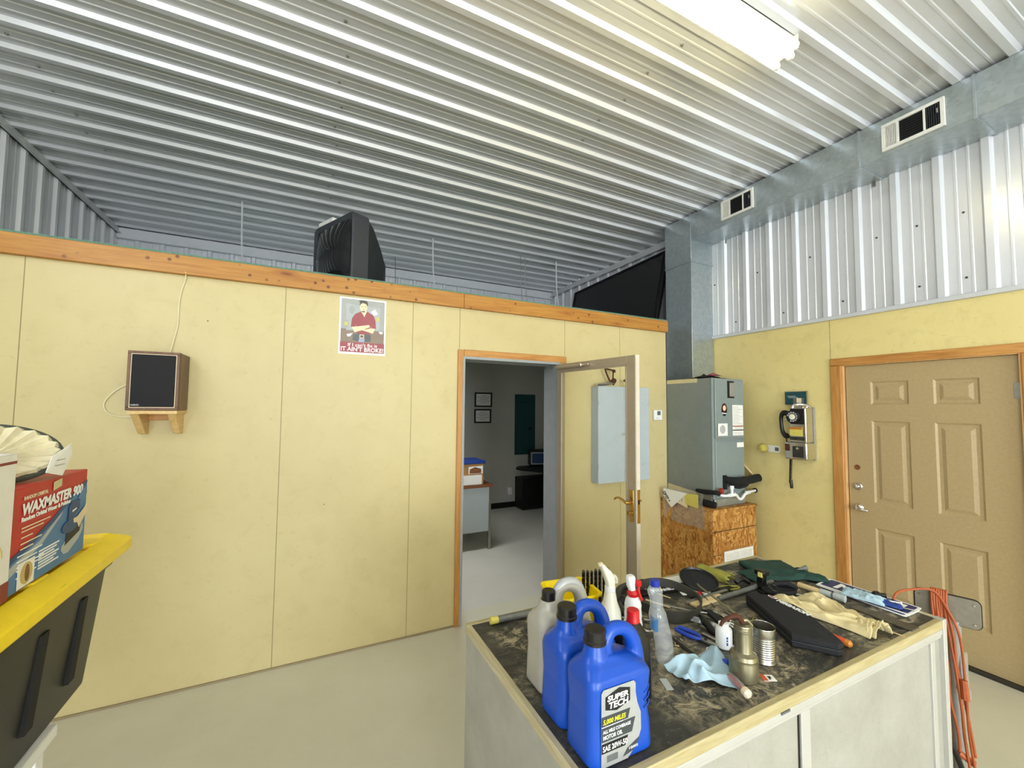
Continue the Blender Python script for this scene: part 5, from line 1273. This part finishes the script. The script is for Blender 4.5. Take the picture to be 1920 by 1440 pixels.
# black zip case
t = thing('zip_case', (1.66, .99, Z), 'black soft zip case with white lettering beside the beige gloves', 'case')
out_ = [(1.545, .905), (1.625, .800), (1.655, .800), (1.775, .990), (1.785, 1.035), (1.755, 1.175), (1.735, 1.190), (1.70, 1.180)]
oc = sum((Vector(p) for p in out_), Vector((0, 0)))/len(out_)
def ins(s): return [oc + (Vector(p)-oc)*s for p in out_]
w = MB(); w.rings([[(p.x, p.y, z) for p in ins(s)] for s, z in ((.96, Z), (1.0, Z+.006), (1.0, Z+.018), (.99, Z+.020), (.99, Z+.024), (1.0, Z+.026), (1.0, Z+.040), (.95, Z+.046))])
w.build('case_shell', 'soft black', t, bevel=.003)
w = MB(); pts_ = [(p.x, p.y, Z+.022) for p in ins(1.004)]; w.tube(pts_ + [pts_[0]], .0022, 6); w.build('zipper', 'charcoal', t)
text('MEGASON', 'case_lettering', 'ink white', t, (1.752, 1.085, Z+.0464), (-.12, -1, 0), (1, -.12, 0), .028, .0016, width=.13)
add_plate(MB(), (1.757, 1.108, Z+.0462), (-.12, -1, 0), (1, -.12, 0), ell(.038, .018, 20, -.004, .011), .0006).build('case_badge', 'ink white', t)
add_plate(MB(), (1.757, 1.108, Z+.0468), (-.12, -1, 0), (1, -.12, 0), ell(.030, .011, 20, -.004, .011), .0006).build('badge_core', 'ink maroon', t)
# orange screwdriver end
t = thing('screwdriver', (1.73, .86, Z), 'screwdriver with an amber and orange handle sticking out from under the black case', 'screwdriver')
MB().lathe([(.010, 0), (.012, .005), (.012, .045), (.009, .055), (.004, .058)], (1.726, .872, Z+.0125), (.03, -1, 0), 8).build('handle', 'orange plastic', t)
MB().lathe([(.0125, 0), (.0120, .012), (.006, .018)], (1.7275, .828, Z+.0125), (.03, -1, 0), 12).build('handle_tip', 'amber', t)
# strips at right
slab('wood_offcut', 2.09, .87, math.radians(-91), .20, .055, Z, .006, 'grey plank', 'grey weathered flat strip of wood at the right front of the workbench', 'board', .001)
slab('thin_rod', 1.985, .845, math.radians(-86), .16, .004, Z, .004, 'pale wood', 'thin pale stick pointing to the front edge at the right', 'stick')
slab('wood_scrap', 1.94, .86, math.radians(-80), .09, .018, Z, .003, 'grey plank', 'small grey wood scrap in front of the gloves', 'scrap')

# tin can, oil can, white pill bottle
t = thing('tin_can', (1.375, .90, Z), 'open ribbed tin can behind the oil can', 'can')
pr = [(.036, 0), (.0375, .002), (.0365, .004)]
for k in range(10): z_ = .012+.007*k; pr += [(.0365, z_), (.0352, z_+.0035)]
pr += [(.0365, .084), (.0365, .106), (.038, .108), (.0375, .110), (.0362, .108), (.0360, .084), (.0348, .02), (.034, .003), (.001, .003)]
MB().lathe(pr, (1.385, .905, Z), (0, 0, 1), 44).build('can_body', 'tin', t)
MB().tube([(1.368, .930, Z+.111), (1.385, .935, Z+.122), (1.402, .930, Z+.113)], .0015, 6, 3).build('torn_lid_edge', 'tin inside', t)
t = thing('oil_can', (1.235, .875, Z), 'old brass-coloured pump oil can with a long thin spout', 'oil can')
ox, oy = 1.240, .873
MB().lathe([(.038, 0), (.041, .003), (.041, .055), (.040, .060), (.041, .064), (.037, .074), (.026, .082), (.0255, .084), (.0250, .140), (.0262, .142), (.0262, .146), (.024, .148), (.0235, .154), (.0245, .156), (.0235, .160), (.010, .163)], (ox, oy, Z), (0, 0, 1), 44).build('can_body', 'oil can metal', t)
MB().tube([(ox, oy, Z+.160), (ox-.006, oy+.01, Z+.178), (ox+.01, oy+.09, Z+.190), (ox+.035, oy+.18, Z+.195), (ox+.040, oy+.20, Z+.200)], [.006, .006, .0035, .0028, .0025], 10, 4).build('spout', 'oil can metal', t)
MB().tube([(ox-.004, oy-.005, Z+.164), (ox-.012, oy+.012, Z+.182), (ox-.045, oy+.03, Z+.168), (ox-.055, oy+.036, Z+.150)], [.008, .008, .006, .004], 8, 4).build('thumb_lever', 'rust', t)
MB().tube([(ox-.008, oy, Z+.170), (ox+.010, oy-.006, Z+.172), (ox+.022, oy-.016, Z+.156)], [.006, .006, .004], 8, 3).build('bracket', 'oil can metal', t)
t = thing('pill_bottle', (1.33, 1.0, Z), 'small white plastic bottle with a blue printed label beside the oil can', 'bottle')
px_, py_ = 1.335, 1.012
MB().lathe([(.025, 0), (.027, .003), (.027, .058), (.024, .064), (.017, .068), (.017, .080), (.0155, .081)], (px_, py_, Z), (0, 0, 1), 32).build('bottle_body', 'white plastic', t)
for (a0, z0_, z1_) in ((2.28, .016, .026), (2.28, .029, .035), (2.28, .037, .045)):
    lb = MB(); lb.rings([[(px_-.0273*math.cos(a)*1.0, py_-.0273*math.sin(a), Z+z) for a in [.95+k*.05 for k in range(5)]] for z in (z0_, z1_)], (False, False), closed=False); lb.build('label_print', 'tool blue', t)
MB().lathe([(.0172, 0), (.019, .002), (.017, .004)], (px_, py_, Z+.066), (0, 0, 1), 24).build('neck_ring', 'white plastic', t)

# light blue shop rag
w = MB(); rows = []
cr = [(1.045, 1.012), (1.30, 1.015), (1.155, .815), (1.055, .90)]   # A left, B right back, C front, D
for i in range(26):
    r_ = []
    for j in range(26):
        u, v = j/25, i/25
        A_ = Vector(cr[0]).lerp(Vector(cr[1]), u); B_ = Vector((1.055, .935)).lerp(Vector((1.175, .830)), u); p = A_.lerp(B_, v)
        q = noise.noise(Vector((u*2.2+3, v*2.2, .5)))
        f = 1-abs(math.sin(4.5*(u*.8-v*.55)+2.2*q)); f2 = 1-abs(math.sin(7*(u*.4+v)+3*q+1))
        e = min(1, 5*min(u, 1-u, v, 1-v)+.35)
        r_.append((p.x+.010*q, p.y+.012*q, Z+.004+(.036*f**2+.014*f2+.012*max(0, q))*e))
    rows.append(r_)
w.rings(rows, (False, False), closed=False); o = w.build('shop_rag', 'rag blue'); sd = o.modifiers.new('t', 'SOLIDIFY'); sd.thickness = .0012; ss = o.modifiers.new('s', 'SUBSURF'); ss.levels = ss.render_levels = 1
tag(o, 'light blue paper shop rag crumpled in front of the water bottle', 'rag')
# clear vial with red core
t = thing('red_handled_driver', (1.17, .84, Z), 'clear-handled screwdriver with a red core lying by the front of the blue rag', 'screwdriver')
dA = Vector((1.186, .885, Z+.0135)); dB = Vector((1.158, .800, Z+.0135))
w = MB(); w.lathe([(.010, 0), (.0125, .010), (.0125, .060), (.010, .066), (.0130, .074), (.0125, .086), (.007, .090)], dA, dB-dA, 10); w.build('handle', 'bottle clear', t)
w = MB(); w.lathe([(.0075, 0), (.0085, .01), (.0085, .058), (.006, .064)], dA, dB-dA, 8); w.build('red_core', 'dark red', t)
w = MB(); w.lathe([(.0128, .070), (.0132, .074), (.0128, .084), (.008, .0885)], dA, dB-dA, 12); w.build('butt_cap', 'post skin', t)
# sticker card
t = slab('fuse_card', 1.304, .838, math.radians(-28), .040, .030, Z, .0012, 'paper', 'small white and orange card marked F beside the oil can', 'card')
add_plate(MB(), (-.013, 0, .0013), (1, 0, 0), (0, 1, 0), rrect(.014, .030, .001, 2), .0004).build('orange_patch', 'orange plastic', t, local=True)
text('F', 'card_lettering', 'ink black', t, (.000, -.008, .0018), (1, 0, 0), (0, 1, 0), .020, .001, local=True)
# clear strip, tape blob
slab('clear_strip', .997, .952, math.radians(68), .050, .022, Z, .0015, 'post pale', 'small clear plastic strip left of the blue rag', 'strip')
o = MB().lathe([(.002, 0), (.016, .004), (.017, .010), (.006, .016)], (1.262, 1.005, Z), (0, 0, 1), 14).tube([(1.262, 1.0, Z+.008), (1.262, .975, Z+.007), (1.255, .96, Z+.006)], .006, 8, 3).build('wad', 'paper'); tag(o, 'small white wad behind the blue rag', 'wad')
o = MB().tube([(1.235, .955, Z+.006), (1.245, .935, Z+.012), (1.262, .925, Z+.008)], [.006, .009, .005], 8, 3).build('blue_scrap', 'tool blue'); tag(o, 'small blue and white cap at the right corner of the blue rag', 'cap')
# steel bars and rulers
o = MB().tube([(1.208, 1.155, Z+.006), (1.186, .985, Z+.006)], .0055, 8).build('steel_rod', 'dark steel'); tag(o, 'dark steel rod lying right of the water bottle', 'rod')
o = MB().box(-.13, .13, -.010, .010, 0, .004).xf(Matrix.Translation((1.405, 1.105, Z)) @ Matrix.Rotation(math.radians(-104), 4, 'Z')).build('flat_bar', 'black matte'); tag(o, 'long flat black bar running towards the white bottle', 'bar')
o = MB().box(-.10, .10, -.014, .014, 0, .010).xf(Matrix.Translation((1.46, 1.115, Z)) @ Matrix.Rotation(math.radians(-112), 4, 'Z')).build('flat_bar', 'soft black', bevel=.002); tag(o, 'short thick black bar right of the long flat one', 'bar')
# pliers with blue handles
def pliers(x, y, rz, mat, lab, k=1.0):
    t = thing('pliers', (x, y, Z), lab, 'pliers', None, rz)
    for s in (1, -1):
        MB().tube([(-.015*k, .004*s, .007), (-.045*k, .016*s, .007), (-.085*k, .015*s, .007), (-.11*k, .010*s, .007)], [.005, .007, .007, .006], 8, 4).build('handle', mat, t, local=True)
        MB().prism([(-.02*k, 0, .003), (-.012*k, .009*s, .003), (.010*k, .010*s, .003), (.045*k, .003*s, .003), (.045*k, 0, .003)], (0, 0, .008)).build('jaw', 'steel', t, local=True, bevel=.001)
    MB().lathe([(.006, .0), (.006, .0035)], (0, 0, .010), (0, 0, 1), 14).build('pivot', 'dark steel', t, local=True)
    return t
pliers(1.296, 1.055, math.radians(-78), 'tool blue', 'pliers with bright blue handles in front of the belt loop')
pliers(1.375, 1.095, math.radians(105), 'black plastic', 'black handled pliers just right of the blue ones', .9)
t = thing('adjustable_wrench', (1.34, 1.05, Z), 'small chrome wrench beside the blue-handled pliers', 'wrench', None, math.radians(-82))
MB().box(-.05, .03, -.006, .006, 0, .006).build('shank', 'chrome', t, local=True, bevel=.002)
MB().prism([(.03, -.007, 0), (.045, -.016, 0), (.065, -.014, 0), (.052, -.003, 0), (.052, .003, 0), (.064, .012, 0), (.045, .015, 0), (.03, .007, 0)], (0, 0, .008)).build('jaw', 'chrome', t, local=True, bevel=.001)
t = thing('bubble_pack', (1.42, 1.11, Z), 'crinkled clear plastic blister wrapper between the tools', 'wrapper')
o = heap('wrapper_film', 'bottle clear', 1.40, 1.14, math.radians(-70), .12, .035, .020, 33, '', '', 16, 8, 8, par=t, thick=.001)
o = MB().tube([(1.415, 1.17, Z+.008), (1.39, 1.13, Z+.012), (1.372, 1.09, Z+.008), (1.372, 1.06, Z+.006)], [.012, .016, .014, .008], 10, 4).build('black_grip', 'black plastic'); tag(o, 'black rubber tool grip lying in front of the belt loop', 'grip')
# scissors / hex keys near the spout
t = thing('small_scissors', (1.50, 1.10, Z), 'small white handled scissors lying under the oil can spout', 'scissors', None, math.radians(-105))
for s in (1, -1):
    MB().tube([(.02+.018*math.cos(a), s*.014+.009*math.sin(a), .006) for a in [k*PI/6 for k in range(13)]], .003, 6).build('handle_loop', 'white plastic', t, local=True)
    MB().tube([(.0, s*.008, .006), (-.03, 0, .006), (-.085, -s*.004, .006)], [.004, .004, .0015], 6, 3).build('blade', 'chrome', t, local=True)
rd = random.Random(11)
loc_ = [(1.44, 1.18, 'dark steel'), (1.47, 1.20, 'steel'), (1.30, 1.30, 'tin'), (1.36, 1.33, 'pale wood'), (1.40, 1.28, 'steel'), (1.45, 1.36, 'dark steel'), (1.43, 1.40, 'pale wood'), (1.16, 1.20, 'chrome'), (1.20, 1.27, 'stool metal'), (1.52, 1.17, 'steel'), (1.55, 1.13, 'tin')]
for i, (x, y, mt) in enumerate(loc_):
    a = rd.uniform(-2.0, -.6) if i not in (2, 3, 4, 5, 6) else rd.uniform(-1.3, -.7); ll = rd.uniform(.06, .11)
    o = MB().tube([(x-ll/2*math.cos(a), y-ll/2*math.sin(a), Z+.0045), (x+ll/2*math.cos(a), y+ll/2*math.sin(a), Z+.0045)], [.0040, .0025], 8).lathe([(.0042, 0), (.0042, .018), (.002, .02)], (x-ll/2*math.cos(a), y-ll/2*math.sin(a), Z+.0045), (-math.cos(a), -math.sin(a), 0), 8).build('punch', mt)
    tag(o, 'slim steel punch scattered around the belt loop', 'punch', 'loose punches and rods on the workbench')
o = MB().tube([(1.175+.035*math.cos(a), 1.235+.045*math.sin(a), Z+.004) for a in [k*PI/8 for k in range(17)]], .0022, 6).build('wire_ring', 'chrome'); tag(o, 'thin bright wire ring behind the water bottle', 'ring')
for k in range(9):
    x = 1.19 + .012*(k % 4) + rd.uniform(-.01, .01); y = 1.085 + .013*(k//3) + rd.uniform(-.01, .01)
    o = MB().cyl((x, y, Z+.002), (x+rd.uniform(-.012, .012), y+.012, Z+.002), .0018, n=6).build('wood_crumb', 'pale wood', smooth=0); tag(o, 'tiny pale crumb on the black bench top', 'crumb', 'crumbs beside the water bottle')

# ------------------------------------------------------------------ left foreground: shelf, tote, boxes
st = thing('plastic_table', (-.85, 1.2, 0), 'white plastic table edge under the black tote at the left', 'table')
MB().box(-1.25, -.585, .60, 1.625, .785, .818).build('table_top', 'white plastic', st, bevel=.004)
for x in (-1.22, -.64):
    for y in (.64, 1.56): MB().box(x, x+.04, y, y+.04, 0, .785).build('leg', 'white plastic', st, bevel=.004)
tt = thing('storage_tote', (-.80, 1.45, .82), 'black storage tote with a bright yellow snap lid in the left foreground', 'storage tote')
def trr(ix, iy, z, r=.04): # tote outline; inset from the rim
    x0, x1, y0, y1 = -1.045+ix, -.545-ix, 1.085+iy, 1.838-iy
    return [(a, b, z) for a, b in rrect(x1-x0, y1-y0, r, 5, (x0+x1)/2, (y0+y1)/2)]
w = MB(); w.rings([trr(.058, .012, .820), trr(.053, .006, .828), trr(.012, .012, 1.178), trr(.0, .0, 1.182), trr(.0, .0, 1.205)])
w.build('tote_body', 'tote black', tt)
for y0 in (1.255, 1.46, 1.665):
    w = MB(); s0, s1 = -.585, -.558
    w.prism([(s0-.012, y0-.016, .90), (s1-.014+.004, y0-.018, 1.13), (s1-.010+.010, y0-.016, 1.13), (s0+.006, y0-.014, .90)], (0, .034, 0)); w.build('side_rib', 'black matte', tt)
# lid
w = MB()
def lrr(i, z, r=.045): 
    x0, x1, y0, y1 = -1.065+i, -.528-i, 1.060+i, 1.945-i
    return [(a, b, z) for a, b in rrect(x1-x0, y1-y0, r, 6, (x0+x1)/2, (y0+y1)/2)]
w.rings([lrr(.004, 1.198), lrr(0, 1.204), lrr(0, 1.232), lrr(.004, 1.238), lrr(.045, 1.258, .03), lrr(.050, 1.259, .03), lrr(.062, 1.246, .02), lrr(.10, 1.246, .02)])
ld = w.build('lid', 'tote yellow', tt)
for (a, b, c, d) in ((-.98, -.62, 1.20, 1.80),): MB().box(a, b, c, d, 1.244, 1.264).build('lid_plateau', 'tote yellow', ld, bevel=.008)
for y in (1.12, 1.42, 1.74): MB().prism([(-.640, y, 1.246), (-.575, y+.015, 1.246), (-.575, y+.085, 1.246), (-.640, y+.10, 1.246)], (0, 0, .016)).build('lid_rib', 'tote yellow', ld, bevel=.006)
MB().prism([(a, b, 1.2375) for a, b in ell(.020, .050, 16, -.540, 1.46)], (0, 0, .0012)).build('lid_hole', 'ink yellow', ld)
# polisher box: face looking right (+x)
bxx = thing('polisher_box', (-.70, 1.5, 1.2645), 'red and blue polisher box lettered WAXMASTER 900 on the yellow lid', 'box')
fx = -.580; by0, by1, bz0, bz1 = 1.335, 1.690, 1.266, 1.502
MB().box(fx-.20, fx, by0, by1, bz0, bz1).build('carton', 'box red', bxx, bevel=.002)
FR, FU = (0, 1, 0), (0, 0, 1)
def fp(pts, lvl, mat, nm): return add_plate(MB(), (fx+.0006*lvl, by0, bz0), FR, FU, [(a/1000, b/1000) for a, b in pts], .0006).build(nm, mat, bxx)
fp([(1, 1), (354, 1), (354, 196), (300, 180), (190, 128), (90, 92), (1, 68)], 0, 'box blue', 'blue_panel')
fp([(1, 68), (90, 92), (190, 128), (300, 180), (354, 196), (354, 205), (296, 190), (186, 140), (86, 104), (1, 82)], 1, 'box dark blue', 'swoosh')
fp([(1, 40), (1, 62), (120, 92), (220, 140), (216, 132), (130, 82)], 1, 'post pale', 'swoosh')
FT = lambda s, y, z, sz, mt, b=0, wd=None, sh=0: text(s, 'box_lettering', mt, bxx, (fx+.002, by0+y, bz0+z), FR, FU, sz, b, 'LEFT', sh, .0002, wd)
FT('RANDOM ORBITAL', .040, .206, .012, 'post skin', .0003, .10)
FT('WAXMASTER 900', .035, .172, .036, 'ink white', .0016, .290, .15)
FT('Random Orbital Waxer & Polisher', .035, .157, .014, 'ink white', .0006, .225)
for k, (z, l) in enumerate(((.140, .12), (.132, .09), (.118, .045), (.104, .085), (.092, .05))): fp([(40, z*1000), (40+l*1000, z*1000), (40+l*1000, z*1000+3), (40, z*1000+3)], 2, 'post skin', 'box_print')
for k, (z, l) in enumerate(((.078, .10), (.066, .08), (.054, .11), (.046, .10), (.030, .08))): fp([(30, z*1000), (30+l*1000, z*1000), (30+l*1000, z*1000+3), (30, z*1000+3)], 2, 'ink white', 'box_print')
for k in range(7): fp([(118, 50-7*k+14), (212-(k % 3)*12, 50-7*k+14), (212-(k % 3)*12, 54-7*k+14), (118, 54-7*k+14)], 2, 'ink white', 'box_print')
fp([(34, 4), (100, 4), (100, 62), (34, 62)], 3, 'card white', 'seal_card'); fp(ell(50, 50, 22, 67, 33), 4, 'ink tan', 'seal'); fp(ell(18, 40, 14, 69, 33), 5, 'desk wood', 'seal_core')
fp([(225, 34), (238, 22), (262, 20), (320, 44), (342, 66), (338, 84), (300, 70), (240, 54), (226, 46)], 2, 'post pale', 'polisher_art')
fp([(240, 44), (320, 64), (326, 84), (250, 78)], 3, 'ink black', 'polisher_art'); fp(ell(90, 36, 20, 265, 92), 4, 'box dark blue', 'polisher_art')
fp([(250, 92), (250, 146), (262, 158), (306, 156), (312, 130), (276, 112), (272, 92)], 5, 'box dark blue', 'polisher_art')
fp([(276, 108), (300, 110), (340, 128), (352, 140), (352, 112), (310, 76), (300, 92), (280, 96)], 6, 'post skin', 'hand_art')
fp([(300, 160), (320, 150), (345, 150), (352, 168), (350, 190), (320, 178)], 3, 'box blue', 'cuff_art')
fp([(268, 128), (290, 132), (290, 136), (268, 132)], 6, 'ink white', 'polisher_art')
fp([(165, 206), (205, 212), (205, 232), (165, 228)], 3, 'tape tan', 'price_tag')
# white print box in front
wx = thing('white_box', (-.70, 1.25, 1.2645), 'white carton with brown squiggle print and maroon base at the left edge', 'box')
wz = 1.265
MB().box(-.80, -.575, 1.00, 1.331, wz, 1.585).build('carton', 'card white', wx, bevel=.002)
def wp(pts, lvl, mat, nm): return add_plate(MB(), (-.575+.0006*lvl, 1.00, wz), FR, FU, [(a/1000, b/1000) for a, b in pts], .0006).build(nm, mat, wx)
wp([(0, 0), (330, 0), (330, 42), (0, 42)], 0, 'box maroon', 'base_band'); wp([(0, 298), (330, 298), (330, 304), (0, 304)], 0, 'box maroon', 'top_line')
w = MB(); w.tube([(-.5745, 1.24+.035*math.cos(a), wz+.15+.055*math.sin(a)+.01*a) for a in [k*.45 for k in range(16)]], .0016, 5); w.tube([(-.5745, 1.27+.028*math.cos(a), wz+.10+.035*math.sin(a)) for a in [k*.45 for k in range(12)]], .0016, 5); w.build('squiggle', 'ink tan', wx)
# polishing bonnet
bo = thing('polishing_bonnet', (-.70, 1.48, 1.503), 'beige fleece bonnet with a dark rim and a white tag lying on the polisher box', 'bonnet')
bc = Vector((-.672, 1.455, 1.560)); nb = Vector((.62, -.50, .60)).normalized(); tu = nb.cross(Vector((0, 0, 1))).normalized(); tv_ = nb.cross(tu)
def br(r, h, wob=0): return [bc + nb*h + (tu*math.cos(2*PI*k/40)*1.15 + tv_*math.sin(2*PI*k/40)*.72)*r*(1+wob*(1 if k % 2 else -1)) + nb*(wob*.12*(1 if k % 2 else -1)) for k in range(40)]
w = MB(); w.rings([br(.05, -.035, .02), br(.085, -.030, .02), br(.105, -.005, .01), br(.108, .008, .01), br(.098, .016, .03), br(.085, .010, .05), br(.070, .004, .05), br(.055, -.004, .03), br(.02, -.008)], (True, True)); w.build('fleece', 'fleece', bo)
w = MB(); q = br(.109, .002); w.tube(q + [q[0]], .0085, 8); w.build('rim', 'bonnet rim', bo)
w = MB(); w.prism([(-.574, 1.47, 1.548), (-.568, 1.545, 1.574), (-.566, 1.548, 1.545), (-.570, 1.515, 1.494), (-.572, 1.44, 1.512)], (.0012, 0, 0)); w.build('tag', 'paper', bo)
MB().box(-.5735, -.5665, 1.475, 1.535, 1.536, 1.5385).box(-.5735, -.5670, 1.47, 1.52, 1.523, 1.5255).build('tag_print', 'paper lines', bo)
mn = min((o_.matrix_basis.translation + bo.location + v.co).z for o_ in bpy.data.objects if o_.parent == bo and o_.name.startswith(('fleece', 'rim')) for v in o_.data.vertices)
bo.location.z -= mn - 1.504

# ------------------------------------------------------------------ stand with the orange cord, right of the bench
sn = thing('machine_stand', (2.56, .86, 0), 'grey metal stand with a rounded riveted plate, right of the workbench', 'stand')
nd = Vector((-.95, -.31, 0)); sr = Vector((.31, -.95, 0)) # face normal / right direction seen from the camera
pc_ = Vector((2.53, .825, .842))
pl = MB(); add_plate(pl, pc_, sr, UZ, rrect(.200, .118, .022, 5), .010); pl.build('top_plate', 'grey plate', sn, bevel=.002)
pl = MB(); add_plate(pl, pc_ - nd*.004, sr, UZ, rrect(.207, .125, .024, 5), .006); pl.build('plate_trim', 'cap black', sn)
for a, b in ((-.085, .04), (-.085, -.04), (.082, .04), (.082, -.04)):
    MB().lathe([(.005, 0), (.004, .003)], pc_+sr*a+Vector((0, 0, b))+nd*.010*(-1 if False else 1), nd, 10).build('rivet', 'chrome', sn)
MB().tube([(2.545, .815, .80), (2.56, .82, .62), (2.575, .825, .40), (2.60, .83, .20), (2.62, .835, .03)], [.030, .026, .022, .020, .020], 12, 3).build('post', 'stool metal', sn)
MB().box(2.545, 2.60, .785, .845, .50, .66).build('bracket', 'stool metal', sn, bevel=.01); MB().box(2.555, 2.64, .79, .835, .44, .50).build('motor_block', 'stool metal', sn, bevel=.012)
for a in (0, 72, 144, 216, 288):
    c, s = math.cos(math.radians(a+20)), math.sin(math.radians(a+20))
    MB().tube([(2.62, .835, .05), (2.62+.10*c, .835+.10*s, .045), (2.62+.19*c, .835+.19*s, .03)], .016, 10, 3).build('leg', 'black plastic', sn)
    MB().lathe([(.024, -.012), (.024, .012)], (2.62+.19*c, .835+.19*s, .0245), (-s, c, 0), 16).build('caster', 'black matte', sn)
ec = thing('extension_cord', (2.55, .80, .4), 'orange extension cord draped in loops over the grey stand plate', 'extension cord')
top = pc_ + nd*.02
def loop(off, drop, sw, seed, tail=False):
    r_ = random.Random(seed); P0 = top + sr*off + Vector((0, 0, .066)); 
    pts = [P0 - nd*.035 + Vector((0, 0, -.03)), P0 - nd*.018 + Vector((0, 0, .005)), P0 + Vector((0, 0, .004)), P0 + nd*.010 + Vector((0, 0, -.05))]
    for k in range(1, 6):
        pts.append(P0 + nd*(.014+.012*r_.random()) + sr*(sw*k/5+.012*(r_.random()-.5)) + Vector((0, 0, -.05-drop*k/5)))
    return pts
for i, (of, dr_, sw) in enumerate(((-.045, .55, .01), (-.038, .60, .035), (-.030, .50, .0), (-.023, .64, .045), (-.016, .45, .01), (-.008, .66, .055), (.000, .58, .06))):
    a = loop(of, dr_, sw, i); 
    MB().tube(a, .0048, 8, 4).build('cord_strand', 'orange cord', ec)
a = [Vector((2.315, .925, .872+.006)), Vector((2.34, .92, .905)), Vector((2.40, .90, .915)), top+sr*-.04+nd*.01+Vector((0, 0, .07)), top+sr*.005+nd*.02+Vector((0, 0, .0)), top+sr*.035+nd*.02+Vector((0, 0, -.10)), top+sr*.045+nd*.02+Vector((0, 0, -.30)), top+sr*.05+nd*.02+Vector((0, 0, -.50)), top+sr*.075+nd*.02+Vector((0, 0, -.74))]
MB().tube(a, .0048, 8, 5).build('cord_strand', 'orange cord', ec)
for p, q in (((2.505, .775, .575), (2.50, .77, .50)), ((2.50, .80, .27), (2.53, .765, .24))):
    MB().tube([p, q], [.012, .014], 8).build('cord_plug', 'orange cord', ec)
bt = MB().tube([(2.44, .83, .36), (2.47, .80, .28), (2.50, .77, .14), (2.51, .76, .02)], .010, 8, 4).build('black_hose', 'black plastic'); tag(bt, 'black hose end hanging below the orange cord by the bench corner', 'hose')
